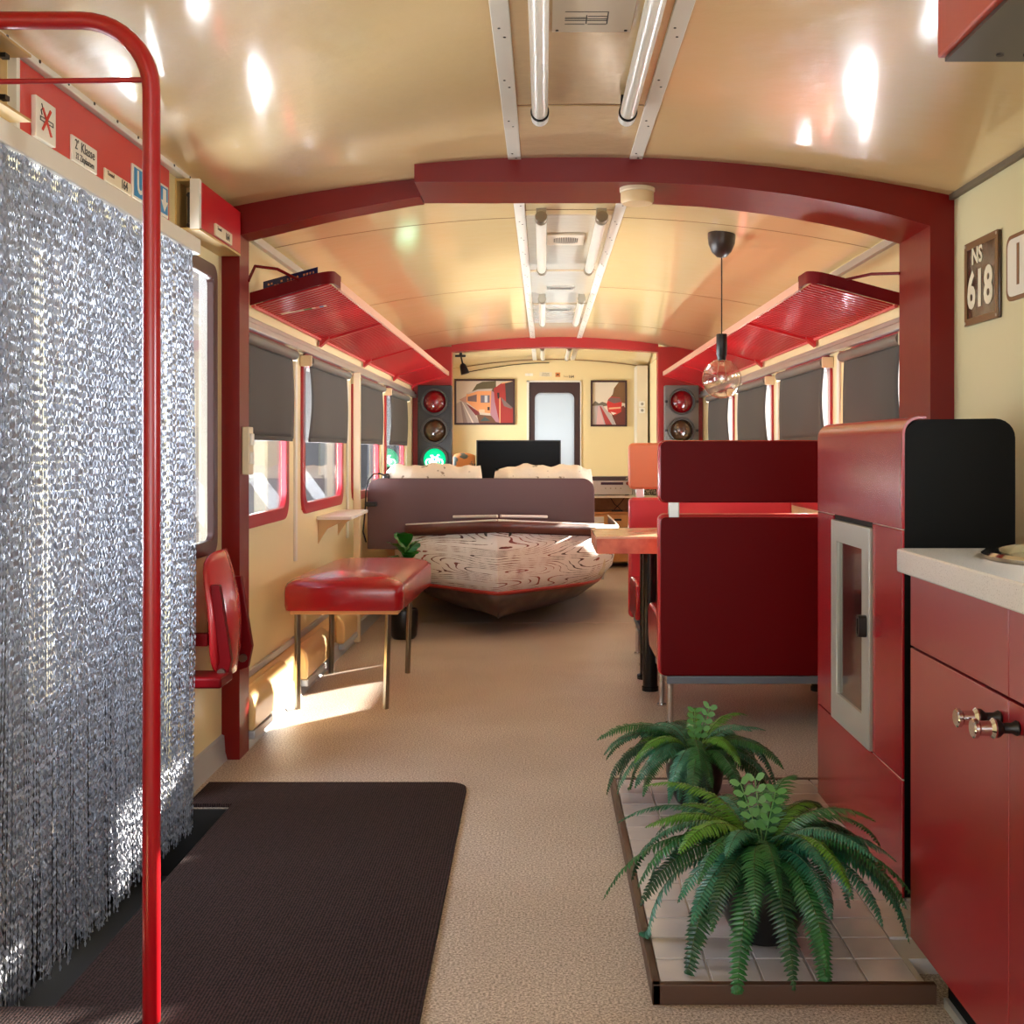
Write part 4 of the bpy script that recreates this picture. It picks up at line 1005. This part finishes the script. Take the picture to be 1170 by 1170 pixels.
def pillow(x0, x1, lab, seed, zt_=1.06):
    t = Thing('pillow', lab, 'pillow', ((x0+x1)/2, 7.64, 0.56), 'pale patterned pillows behind the headboard')
    b = MB(); rg = random.Random(seed); cx = (x0+x1)/2; hw = (x1-x0)/2; zc_ = (0.55+zt_)/2; hz = (zt_-0.55)/2
    for sgn in (1, -1):
        def fn(u, v, sgn=sgn):
            a, c_ = 2*u-1, 2*v-1; r_ = (1-a**4)*(1-c_**4)
            px2 = a*(1-0.06*c_*c_); pz = c_*(1-0.07*a*a+0.035*math.sin(a*7+seed)+0.025*math.sin(a*17+seed*2))
            return (cx+px2*hw, 7.625-sgn*(0.075*max(r_, 0)**0.5)*(1+0.12*math.sin(a*9+c_*5+seed)), zc_+pz*hz)
        b.grid(fn, 24, 18)
    bmesh.ops.remove_doubles(b.bm, verts=b.bm.verts, dist=0.002)
    t.part('pillow_case', b, pillow_m)
pillow(-1.07, -0.405, 'crumpled cream patterned pillow behind the left half of the headboard', 1)
pillow(-0.345, 0.335, 'crumpled cream patterned pillow behind the right half of the headboard', 4, 1.055)

lp = Thing('clip_lamp', 'black gooseneck clip lamp on the left end of the brown headboard', 'lamp', (-1.13, 7.47, 0.8))
lp.part('clamp', MB().box(-1.165, -1.10, 7.44, 7.56, 0.785, 0.815), black, bevel=0.004)
pts = [(-1.165, 7.455, 0.55), (-1.185, 7.455, 0.62), (-1.175, 7.455, 0.72), (-1.168, 7.455, 0.82), (-1.165, 7.455, 0.90), (-1.15, 7.46, 0.96), (-1.12, 7.47, 0.995), (-1.085, 7.49, 1.0), (-1.05, 7.56, 0.985)]
lp.part('gooseneck', MB().tube(pts, 0.005, 8), black)
lp.part('lamp_head', MB().lathe([(0.012, 0), (0.022, 0.02), (0.026, 0.05)], 16, (-1.05, 7.56, 0.975), 'Y'), black)

# fiddle leaf plant
fp = Thing('fiddle_leaf_plant', 'small green fiddle leaf plant in a black pot beside the boat bow', 'potted plant', (-0.86, 6.98, 0))
c = (-0.86, 6.98, 0)
fp.part('pot', MB().lathe([(0.065, 0), (0.08, 0.02), (0.09, 0.16), (0.085, 0.18), (0.078, 0.17)], 28, c), pot_m)
fp.part('soil', MB().lathe([(0.078, 0.15), (0.077, 0.165)], 20, c), soil_m)
fp.part('stem', MB().tube([(c[0], c[1], 0.16), (c[0]+0.01, c[1], 0.3), (c[0]+0.02, c[1]-0.01, 0.5)], 0.007, 8), stem_m)
rg = random.Random(11)
def leaf(base, az, el, L, W, m, t_):
    b = MB(); d = Vector((math.cos(az)*math.cos(el), math.sin(az)*math.cos(el), math.sin(el))); sd_ = Vector((-math.sin(az), math.cos(az), 0)); up = sd_.cross(d)*-1
    def fn(u, v):
        a = 2*v-1; wd = W*(math.sin(PI*min(u*1.0+0.02, 1))**0.7)*(0.65+0.5*u)
        p = Vector(base)+d*(L*u)-Vector((0, 0, 1))*(0.35*L*u*u)+sd_*(a*wd)+up*(0.16*wd*abs(a)+0.006*math.sin(u*20)*abs(a)); return p
    b.grid(fn, 10, 6); o = t_.part('leaf', b, m, recalc=False); return o
for k in range(13):
    leaf((c[0]+0.015, c[1]-0.005, 0.32+0.02*k), k*2.4+1.0, 0.45+0.05*k, rg.uniform(0.17, 0.24), rg.uniform(0.05, 0.07), fig_leaf, fp)

# ================================================================ FAR END
def traffic_light(xc, lab, house_m, lit):
    t = Thing('traffic_light', lab, 'traffic light', (xc, 10.3, 0.86), 'railway style traffic lights on the far arch')
    t.part('housing', MB().prism(rrect(xc-0.155, xc+0.155, 0.90, 1.744, 0.012), 10.31, 10.40, XZ), house_m, bevel=0.006)
    cols = [mat('lens_red', (120, 8, 16), 0.08, coat=1.0), mat('lens_amber', (66, 44, 26), 0.06, coat=1.0), None]
    for k, z in enumerate((1.594, 1.332, 1.07)):
        b = MB().ring(circ(xc, z, 0.122), circ(xc, z, 0.105), 10.272, 10.31, XZ); rg_ = t.part('lens_ring', b, mat('lens_ring', (70, 70, 66), 0.4, metal=0.4), bevel=0.003)
        if k == 2 and lit: lm_ = mat('lens_green_lit', (0.0, 0.42, 0.17), 0.2, emit=0.9)
        elif k == 2: lm_ = mat('lens_green_off', (16, 60, 44), 0.08, coat=1.0)
        else: lm_ = cols[k]
        b = MB().lathe([(0.106, 0.02), (0.09, 0.006), (0.05, -0.008), (0.02, -0.012)], 30, (xc, 10.295, z), 'Y'); t.part('lens', b, lm_, parent=rg_)
        if k == 2 and lit:
            b = MB(); y_ = 10.27; gw = mat('bicycle_white_lit', (0.75, 1.0, 0.9), 0.3, emit=2.2)
            for sx_ in (-0.047, 0.047): b.ring(circ(xc+sx_, z-0.025, 0.034, 24), circ(xc+sx_, z-0.025, 0.024, 24), y_, y_+0.004, XZ)
            def bar(a, c_): b.tube([(xc+a[0], y_+0.002, z+a[1]), (xc+c_[0], y_+0.002, z+c_[1])], 0.006, 6)
            bar((-0.047, -0.025), (-0.02, 0.02)); bar((-0.02, 0.02), (0.03, 0.02)); bar((-0.02, 0.015), (0.0, -0.03)); bar((0.0, -0.03), (0.03, 0.02)); bar((0.047, -0.025), (0.025, 0.035)); bar((0.025, 0.035), (0.045, 0.042)); bar((-0.035, 0.035), (-0.01, 0.035)); bar((-0.047, -0.025), (0, -0.03))
            t.part('bicycle_symbol', b, gw, label='glowing white bicycle symbol')
    for z in (1.594, 1.332, 1.07):
        for sg in (-1, 1): t.part('latch', MB().box(xc+sg*0.14-0.012, xc+sg*0.14+0.012, 10.295, 10.31, z-0.01, z+0.012), black)
traffic_light(-0.99, 'black bicycle traffic light with glowing green lens left of the far arch', mat('housing_black', (30, 34, 32), 0.35), True)
traffic_light(1.248, 'grey traffic light with red lens right of the far arch', mat('housing_grey', (112, 108, 104), 0.4), False)

spt = Thing('spotlight', 'small black ceiling spotlight at the top left of the far arch', 'spotlight', (-0.78, 10.6, 2.05))
spt.part('mount_plate', MB().box(-0.83, -0.73, 10.62, 10.66, 2.025, 2.045), black, bevel=0.004)
spt.part('arm', MB().cyl((-0.775, 10.64, 2.03), (-0.76, 10.64, 1.96), 0.008, 10).box(-0.79, -0.765, 10.62, 10.66, 2.04, 2.14), black)
b = MB().lathe([(0.016, 0.0), (0.03, -0.02), (0.042, -0.10), (0.036, -0.102)], 24, (0, 0, 0)); bmesh.ops.rotate(b.bm, verts=b.bm.verts, matrix=Matrix.Rotation(0.3, 3, 'Y').inverted(), cent=(0, 0, 0)); bmesh.ops.translate(b.bm, verts=b.bm.verts, vec=(-0.765, 10.64, 1.965)); spt.part('lamp_head', b, black)
b = MB().tube([(-0.92+0.14*i, 12.93, 2.035+0.115*math.sin(i/7*PI/2)) for i in range(0, 8)], 0.005, 6)
single('ceiling_cable', b, black, 'thin dark cable curving along the top of the end wall', 'cable', (-0.2, 12.93, 1.95))
b = MB(); N = 26
pts = [(-0.9+2.0*i/N, YE-0.008, zc(-0.9+2.0*i/N)-0.002) for i in range(N+1)]
b.tube(pts, 0.006, 6); struct('trim_end_seam', b, brown_seam)

def picture(name, lab, x0, x1, z0, z1, paint):
    t = Thing(name, lab, 'picture', ((x0+x1)/2, YE-0.01, z0), 'framed train photographs on the end wall')
    o_ = [(x0, z0), (x1, z0), (x1, z1), (x0, z1)]; f_ = 0.022; i_ = [(x0+f_, z0+f_), (x1-f_, z0+f_), (x1-f_, z1-f_), (x0+f_, z1-f_)]
    t.part('frame', MB().ring(o_, i_, YE-0.03, YE, XZ), mat('picture_frame', (58, 26, 20), 0.4), bevel=0.002)
    b = MB(); 
    X = lambda u: x0+f_+(x1-x0-2*f_)*u
    Z = lambda v: z0+f_+(z1-z0-2*f_)*v
    for k, (col, poly) in enumerate(paint):
        b.m(mat('print_%d_%d_%d' % col, col, 0.45)); b.prism([(X(u), Z(v)) for u, v in poly], YE-0.012-0.0006*k, YE-0.010-0.0006*k, XZ)
    t.part('print', b)
picture('train_picture', 'wide framed photo of an orange train beside a red coach', -1.018, -0.33, 1.445, 1.965, [
    ((208, 190, 168), [(0, 0), (1, 0), (1, 1), (0, 1)]),
    ((96, 82, 50), [(.26, .72), (.36, .92), (.46, .98), (.7, 1), (.7, .7)]),
    ((176, 158, 148), [(0, 0), (.42, 0), (.16, .5), (.08, .52), (0, .46)]),
    ((146, 122, 116), [(.12, 0), (.2, 0), (.09, .5), (.07, .5)]), ((230, 214, 200), [(.28, 0), (.31, 0), (.11, .5), (.1, .5)]),
    ((186, 138, 120), [(.05, .55), (.2, .66), (.34, .5), (.16, .48)]),
    ((120, 26, 18), [(.16, .48), (.4, .26), (.42, .18), (.34, .18)]),
    ((226, 150, 92), [(.18, .7), (.38, .78), (.62, .78), (.64, .22), (.4, .26), (.18, .5)]),
    ((190, 174, 160), [(.18, .7), (.38, .8), (.64, .82), (.62, .76), (.38, .76), (.2, .68)]),
    ((110, 84, 80), [(.2, .62), (.36, .68), (.36, .5), (.2, .52)]),
    ((110, 100, 110), [(.43, .66), (.59, .66), (.59, .48), (.43, .48)]), ((200, 200, 200), [(.50, .65), (.55, .65), (.55, .49), (.50, .49)]),
    ((60, 40, 36), [(.55, .38), (.59, .38), (.59, .3), (.55, .3)]), ((240, 190, 150), [(.4, .32), (.5, .32), (.5, .25), (.4, .25)]),
    ((110, 70, 40), [(.36, .2), (.7, .16), (.76, 0), (.4, 0)]), ((60, 78, 72), [(.42, .04), (.5, .15), (.6, .05)]),
    ((170, 120, 130), [(.62, .78), (.72, .66), (.78, 0), (.70, .02), (.60, .2)]),
    ((156, 44, 36), [(.66, .82), (.8, .95), (1, 1), (1, 0), (.76, 0), (.68, .5)]),
    ((60, 44, 40), [(.86, .95), (1, 1), (1, .36), (.88, .42)]), ((120, 96, 90), [(.78, .62), (.98, .38), (.98, .33), (.84, .4)]),
    ((236, 176, 120), [(.762, .6), (.776, .6), (.776, 0), (.762, 0)]), ((30, 24, 22), [(.72, .72), (.76, .72), (.76, .58), (.73, .58)]), ((226, 170, 120), [(.8, .93), (1, .99), (.95, .99), (.8, .96)]) ])
picture('tram_picture', 'smaller framed photo of a red tram on a track right of the end door', 0.53, 0.945, 1.425, 1.95, [
    ((216, 204, 184), [(0, 0), (1, 0), (1, 1), (0, 1)]),
    ((120, 84, 48), [(.5, .6), (.62, .72), (.66, .86), (.8, 1), (1, 1), (1, .5)]),
    ((110, 100, 84), [(0, .48), (.08, .56), (.2, .5), (.3, .54), (.45, .5), (.5, .45), (0, .4)]),
    ((180, 168, 164), [(0, 0), (0, .44), (.3, .46), (.6, .2), (.7, 0)]), ((214, 170, 166), [(.12, 0), (.17, .44), (.2, .44), (.36, 0)]), ((170, 60, 58), [(.4, 0), (.22, .44), (.25, .44), (.6, 0)]),
    ((104, 46, 36), [(.55, .3), (.95, .45), (1, .4), (1, 0), (.72, 0)]),
    ((196, 48, 42), [(.44, .5), (.48, .6), (.56, .66), (.84, .64), (.9, .52), (.88, .3), (.68, .22), (.48, .3)]),
    ((120, 90, 86), [(.46, .57), (.56, .64), (.84, .63), (.88, .54), (.66, .5)]), ((226, 170, 130), [(.5, .4), (.86, .42), (.86, .38), (.5, .36)]), ((236, 214, 200), [(.56, .3), (.74, .27), (.62, .23)]) ])
for lab, x0, x1, z0, z1, txt, m_ in (('small white notice above the left corner of the end door', -0.215, -0.125, 2.0, 2.03, '- -', sign_white), ('cream notice reading 2 Klasse above the end door', -0.05, 0.09, 1.995, 2.045, '2 Klasse', sign_cream),
                                     ('tiny orange pictogram above the end door', 0.13, 0.185, 1.99, 2.04, '', mat('orange_sign', (206, 128, 66), 0.5)), ('pale strip reading 164 above the right corner of the end door', 0.215, 0.36, 1.975, 2.01, '164', mat('end_sign', (226, 202, 150), 0.5))):
    t = Thing('notice', lab, 'sign', ((x0+x1)/2, YE-0.004, z0), 'notices over the end door'); t.part('plate', MB().box(x0, x1, YE-0.004, YE, z0, z1), m_)
    b = MB()
    if txt == '164': b.add(text_mesh(txt, 0.042, 0.001), M_front(0.31, YE-0.0046, 1.993)); b.add(text_mesh('Toestel', 0.018), M_front(0.25, YE-0.0046, 1.995))
    elif txt: b.add(text_mesh(txt, 0.024), M_front((x0+x1)/2, YE-0.0046, (z0+z1)/2+0.008)); b.add(text_mesh('32 Zitplaatsen' if 'K' in txt else '---', 0.016), M_front((x0+x1)/2, YE-0.0046, (z0+z1)/2-0.013))
    else: b.prism([(0.145, 2.003), (0.158, 2.012), (0.17, 2.003), (0.172, 2.02), (0.16, 2.026), (0.143, 2.02)], YE-0.005, YE-0.004, XZ)
    t.part('lettering', b, ink)
b = MB().box(1.025, 1.145, 12.55, 12.93, 0, 2.09); struct('trim_end_post', b, mat('pale_post', (222, 212, 188), 0.45))
so = Thing('wall_socket', 'white double socket on the pale post of the end room', 'socket', (1.085, 12.55, 1.6)); 
for z in (1.565, 1.635): so.part('socket', MB().box(1.05, 1.115, 12.537, 12.55, z, z+0.06), white_plastic, bevel=0.003); 
so.part('socket_hole', MB().prism(circ(1.083, 1.595, 0.016, 16), 12.534, 12.537, XZ).prism(circ(1.083, 1.665, 0.016, 16), 12.534, 12.537, XZ), mat('socket_grey', (150, 146, 138), 0.5))
vt = Thing('round_wall_vent', 'white square vent with round pattern right of the pale post', 'vent', (1.11, 12.0, 1.7))
vt.part('vent_plate', MB().box(1.155, 1.17, 10.9, 11.3, 1.62, 1.80), white_plastic)
b = MB()
for k in range(9): a = 2*PI*k/9; b.prism(circ(11.1+0.11*math.cos(a), 1.715+0.05*math.sin(a), 0.022, 10), 1.153, 1.155, YZ)
vt.part('vent_hole', b, mat('socket_grey', (150, 146, 138), 0.5))

# sideboard and its load
sb = Thing('sideboard', 'light wooden sideboard under the television in the end room', 'sideboard', (0.1, 11.4, 0))
b = MB().box(-0.95, 1.12, 11.18, 11.65, 0.685, 0.71); sb.part('top', b, boat_white, bevel=0.003)
b = MB()
for xx in (-0.95, -0.28, 0.40, 1.10): b.box(xx, xx+0.02, 11.2, 11.65, 0.0, 0.685)
b.box(-0.95, 1.12, 11.62, 11.64, 0, 0.685); sb.part('carcass', b, wood_light)
sb.part('shelf', MB().box(-0.93, 1.10, 11.19, 11.62, 0.53, 0.548), wood_light)
for (a, c_) in ((-0.925, -0.285), (-0.255, 0.395), (0.425, 1.095)):
    for (z0, z1) in ((0.40, 0.525), (0.06, 0.39)):
        d = sb.part('drawer', MB().box(a, c_, 11.17, 11.19, z0, z1), wood_light, bevel=0.002)
        sb.part('handle', MB().box((a+c_)/2-0.04-(0.03 if a > 0.4 else 0), (a+c_)/2+0.03-(0.03 if a > 0.4 else 0), 11.155, 11.17, (z0+z1)/2, (z0+z1)/2+0.02), black, parent=d)
am = Thing('amplifier', 'silver hi-fi amplifier on the right end of the sideboard', 'amplifier', (0.65, 11.35, 0.711))
am.part('case', MB().box(0.436, 0.868, 11.2, 11.5, 0.72, 0.855), mat('silver_case', (206, 202, 202), 0.4), bevel=0.003)
am.part('display', MB().box(0.56, 0.78, 11.196, 11.2, 0.815, 0.84), mat('display_dark', (60, 40, 66), 0.2))
for xx in (0.60, 0.65, 0.70, 0.75): am.part('button', MB().box(xx, xx+0.012, 11.196, 11.2, 0.775, 0.785), nickel)
am.part('volume_knob', MB().cyl((0.825, 11.2, 0.83), (0.825, 11.18, 0.83), 0.018, 20), chrome)
am.part('foot', MB().box(0.46, 0.5, 11.22, 11.26, 0.71, 0.72).box(0.8, 0.84, 11.22, 11.26, 0.71, 0.72), black)
pl_ = Thing('disc_player', 'flat black disc player lying on the silver amplifier', 'disc player', (0.65, 11.35, 0.856)); pl_.part('case', MB().box(0.436, 0.868, 11.2, 11.48, 0.856, 0.895), mat('player_dark', (70, 56, 56), 0.3), bevel=0.002)
b = MB(); b.add(text_mesh('P2', 0.03), M_front(0.82, 11.199, 0.874)); pl_.part('lettering', b, sign_white)
bw = [(0.88, 0.905, (200, 206, 216)), (0.907, 0.925, (170, 184, 206)), (0.928, 0.965, (232, 232, 234)), (0.967, 0.985, (214, 210, 204))]
bl = ['pale blue slim book beside the amplifier', 'blue-grey slim book second from the amplifier', 'thick white book upright on the sideboard', 'narrow cream book between white book and picture box']
for k, (a, c_, cc) in enumerate(bw):
    t = Thing('book', bl[k], 'book', ((a+c_)/2, 11.3, 0.71), 'books on the sideboard'); t.part('cover', MB().box(a, c_, 11.22, 11.38, 0.711, 0.905-0.006*k), mat('book_%d' % k, cc, 0.5)); t.part('page_block', MB().box(a+0.002, c_-0.002, 11.224, 11.382, 0.714, 0.901-0.006*k), white_plastic)
t = Thing('picture_box', 'grey mottled picture box standing right of the books', 'box', (1.045, 11.3, 0.71)); t.part('box_front', MB().box(0.99, 1.11, 11.2, 11.36, 0.711, 0.87), mat('mottled', (160, 160, 150), 0.5, var=(60, (60, 66, 58), 0.45, 0.55)))
t = Thing('power_adapter', 'black adapter with crossed cables on the sideboard shelf', 'adapter', (0.72, 11.3, 0.548)); t.part('adapter_body', MB().box(0.67, 0.78, 11.25, 11.35, 0.549, 0.562), black, bevel=0.002)
t.part('cable', MB().tube([(0.66, 11.3, 0.684), (0.70, 11.3, 0.62), (0.75, 11.3, 0.58), (0.76, 11.3, 0.562)], 0.004, 6), black); t.part('cable', MB().tube([(0.80, 11.3, 0.684), (0.76, 11.3, 0.63), (0.70, 11.3, 0.57), (0.70, 11.3, 0.562)], 0.004, 6), black)
tv = Thing('television', 'black flat television on the sideboard in front of the end door', 'television', (-0.25, 11.35, 0.71))
tv.part('bezel', MB().box(-0.672, 0.168, 11.3, 11.34, 0.765, 1.255), black, bevel=0.004); tv.part('screen', MB().box(-0.66, 0.156, 11.296, 11.3, 0.785, 1.243), screen_m)
tv.part('stand', MB().box(-0.42, -0.08, 11.24, 11.42, 0.711, 0.722).box(-0.29, -0.21, 11.31, 11.33, 0.722, 0.77), black, bevel=0.003)
pc = Thing('cushion', 'orange patterned cushion leaning left of the television', 'cushion', (-0.79, 11.35, 0.71))
b = MB()
for sgn in (1, -1):
    b.grid(lambda u, v, sgn=sgn: (-0.80+(2*u-1)*0.12*(1-0.08*(2*v-1)**2), 11.36-sgn*0.07*max(0, (1-(2*u-1)**4)*(1-(2*v-1)**4))**.5, 0.92+(2*v-1)*0.21*(1-0.12*(2*u-1)**2)), 14, 14)
bmesh.ops.remove_doubles(b.bm, verts=b.bm.verts, dist=0.002)
pc.part('cushion_cover', b, mat('orange_pattern', (216, 142, 78), 0.7, var=(9, (84, 96, 90), 0.54, 0.58)))

# ================================================================ FERNS
def fern(cx, cy, pr_, ph_, lab, seed, nf, Lm):
    rg = random.Random(seed)
    t = Thing('potted_fern', lab, 'potted fern', (cx, cy, 0.041), 'ferns on the tiled plinth')
    z0 = 0.0412
    t.part('pot', MB().lathe([(pr_*0.45, z0), (pr_*0.62, z0+0.005), (pr_*0.88, z0+ph_*0.3), (pr_, z0+ph_*0.6), (pr_*0.97, z0+ph_*0.85), (pr_*0.86, z0+ph_), (pr_*0.80, z0+ph_*0.99), (pr_*0.82, z0+ph_*0.9)], 36, (cx, cy, 0)), pot_m)
    t.part('soil', MB().lathe([(pr_*0.8, z0+ph_*0.86), (pr_*0.78, z0+ph_*0.9)], 24, (cx, cy, 0)), soil_m)
    for k in range(nf):
        az = k*2.39996+rg.uniform(-.25, .25); layer = k/nf
        el = math.radians(rg.uniform(15, 48)+40*layer); L = Lm*rg.uniform(0.82, 1.08)*(1-0.30*layer); droop = rg.uniform(2.1, 3.0)*(1-0.15*layer)
        W = rg.uniform(0.034, 0.046)*Lm/0.44
        m_ = rg.choice([fern_a, fern_a, fern_b, fern_d, fern_d, fern_b] if layer < 0.72 else [fern_a, fern_c, fern_b, fern_c])
        N = 21; p = Vector((cx+0.02*math.cos(az), cy+0.02*math.sin(az), z0+ph_*0.88)); e = el
        pts = [p.copy()]; tans = []
        for i in range(N):
            e -= droop/N*(1.35 if i < N*0.5 else 0.75)*(0.5+0.8*i/N); e = max(e, -1.35)
            azz = az+0.12*math.sin(i/N*3+k)
            d = Vector((math.cos(azz)*math.cos(e), math.sin(azz)*math.cos(e), math.sin(e))); tans.append(d); q = pts[-1]+d*(L/N)
            if q.z < z0+0.012: q.z = z0+0.012
            pts.append(q)
        tans.append(tans[-1])
        b = MB().m(m_)
        roll = rg.uniform(-0.35, 0.35)
        for i in range(2, N):
            for half in (0, 0.5):
                f_ = (i+half)/N; P = pts[i].lerp(pts[i+1], half); T_ = tans[i]
                side_ = T_.cross(Vector((0, 0, 1)));
                if side_.length < 1e-3: side_ = Vector((math.sin(az), -math.cos(az), 0))
                side_.normalize(); nrm = side_.cross(T_).normalized()
                side_ = (side_*math.cos(roll)+nrm*math.sin(roll)).normalized(); nrm = side_.cross(T_).normalized()
                ln = W*min(1, (f_-0.06)*5)**0.6*(1-f_**3.2)**0.8*rg.uniform(0.88, 1.08)
                if ln < 0.003: continue
                wd = L/N*0.235
                for sg in (-1, 1):
                    dirn = (side_*sg*0.93+T_*0.33-nrm*0.22*rg.uniform(0.3, 1.5)).normalized()
                    dr_ = -nrm*ln*0.18
                    a0 = b.v(P-T_*wd*0.9); a1 = b.v(P+T_*wd*0.9); mid = P+dirn*ln*0.55
                    m0 = b.v(mid-T_*wd*0.95); m1 = b.v(mid+T_*wd*0.95); mc = b.v(mid+nrm*wd*0.45); ac = b.v(P+nrm*wd*0.2); tip = b.v(P+dirn*ln+dr_+T_*wd*0.5)
                    for fc in ((a0, m0, mc, ac), (ac, mc, m1, a1), (m0, tip, mc), (mc, tip, m1)): b.face(list(fc), False)
        b.m(stem_m); b.tube(pts[:-1:2]+[pts[-1]], [0.0022*(1-0.7*j/(len(pts[:-1:2]))) for j in range(len(pts[:-1:2])+1)], 5)
        t.part('frond', b, recalc=False)
    # pale young sprig with rounder leaves
    for k in range(3):
        az = rg.uniform(0, 2*PI); b = MB().m(mat('young_leaf', (96, 150, 84), 0.4)); p0 = Vector((cx, cy, z0+ph_)); d = Vector((0.35*math.cos(az), 0.35*math.sin(az), 1)).normalized(); s_ = d.cross(Vector((0.3, 1, 0))).normalized()
        Ls = Lm*0.36
        for i in range(4, 13, 2):
            P = p0+d*(Ls*i/12)
            for sg in (-1, 1):
                dd_ = (s_*sg+d*0.4).normalized(); ww = d*0.009; l_ = 0.026
                v_ = [b.v(P), b.v(P+dd_*l_*0.35-ww), b.v(P+dd_*l_*0.75-ww*0.8), b.v(P+dd_*l_), b.v(P+dd_*l_*0.75+ww*0.8), b.v(P+dd_*l_*0.35+ww)]; b.face(v_, False)
        b.tube([p0, p0+d*Ls], 0.0014, 5); t.part('young_sprig', b, recalc=False, label='pale green young sprig')
fern(0.50, 2.60, 0.108, 0.20, 'bushy green fern in a black pot at the front of the tiled plinth', 21, 70, 0.425)
fern(0.475, 3.58, 0.092, 0.17, 'bushy green fern in a black pot at the back of the tiled plinth', 35, 60, 0.385)

# ================================================================ OUTSIDE
b = MB().box(-30, 30, -20, 50, -1.1, -1.0); g = struct('ground_outside', b, mat('paving_grey', (176, 172, 166), 0.8, var=(3, (150, 150, 146), .4, .6)))
b = MB()
N = 20
V = [[b.v((XL-0.1+(XR-XL+0.2)*i/N, yy, 2.16+0.6*math.sin(PI*(0.12+0.76*i/N))**0.5-0.18)) for i in range(N+1)] for yy in (Y0-0.1, YE+0.1)]
for i in range(N): b.face([V[0][i], V[0][i+1], V[1][i+1], V[1][i]])
o = struct('trim_added_roof', b, white_trim); md = o.modifiers.new('solid', 'SOLIDIFY'); md.thickness = 0.03  # unseen roof shell, added to lengthen the coach's shadow outside
single('sunblocker', MB().box(4, 9, 20, 80, -1, 13), mat('pale_render', (196, 188, 184), 0.8), 'tall grey warehouse added out of view to shade the yard', 'building', (6.5, 50, -1))  # added block out of view, keeps the sun off the left yard
bd = Thing('station_building', 'pale grey building seen through the left windows', 'building', (-4.2, 14, -1))
bd.part('wall', MB().box(-6.2, -4.2, 6, 44, -1, 4.5), mat('pale_render', (196, 188, 184), 0.8))
for k in range(11): bd.part('window', MB().box(-4.2, -4.16, 9.2+k*3.0, 10.6+k*3.0, 0.7, 1.9), mat('facade_window', (236, 232, 214), 0.3))
for k in range(10):
    single('platform_post', MB().box(-2.7, -2.6, 7.2+k*1.7, 7.3+k*1.7, -1, 3.6), mat('post_white', (232, 234, 240), 0.5), 'white square platform post outside the left windows', 'post', (-2.65, 7.25+k*1.7, -1), 'white posts outside')
b = MB().tube([(-2.6, 6.6, -1.0), (-2.6, 6.6, 0.72), (-2.6, 6.68, 0.82), (-2.6, 6.85, 0.86), (-2.6, 7.0, 0.82), (-2.6, 7.08, 0.72), (-2.6, 7.08, -1.0)], 0.02, 8)
single('bicycle_stand', b, mat('post_white', (232, 234, 240), 0.5), 'white arched cycle stand outside the first left window', 'cycle stand', (-2.6, 6.85, -1))
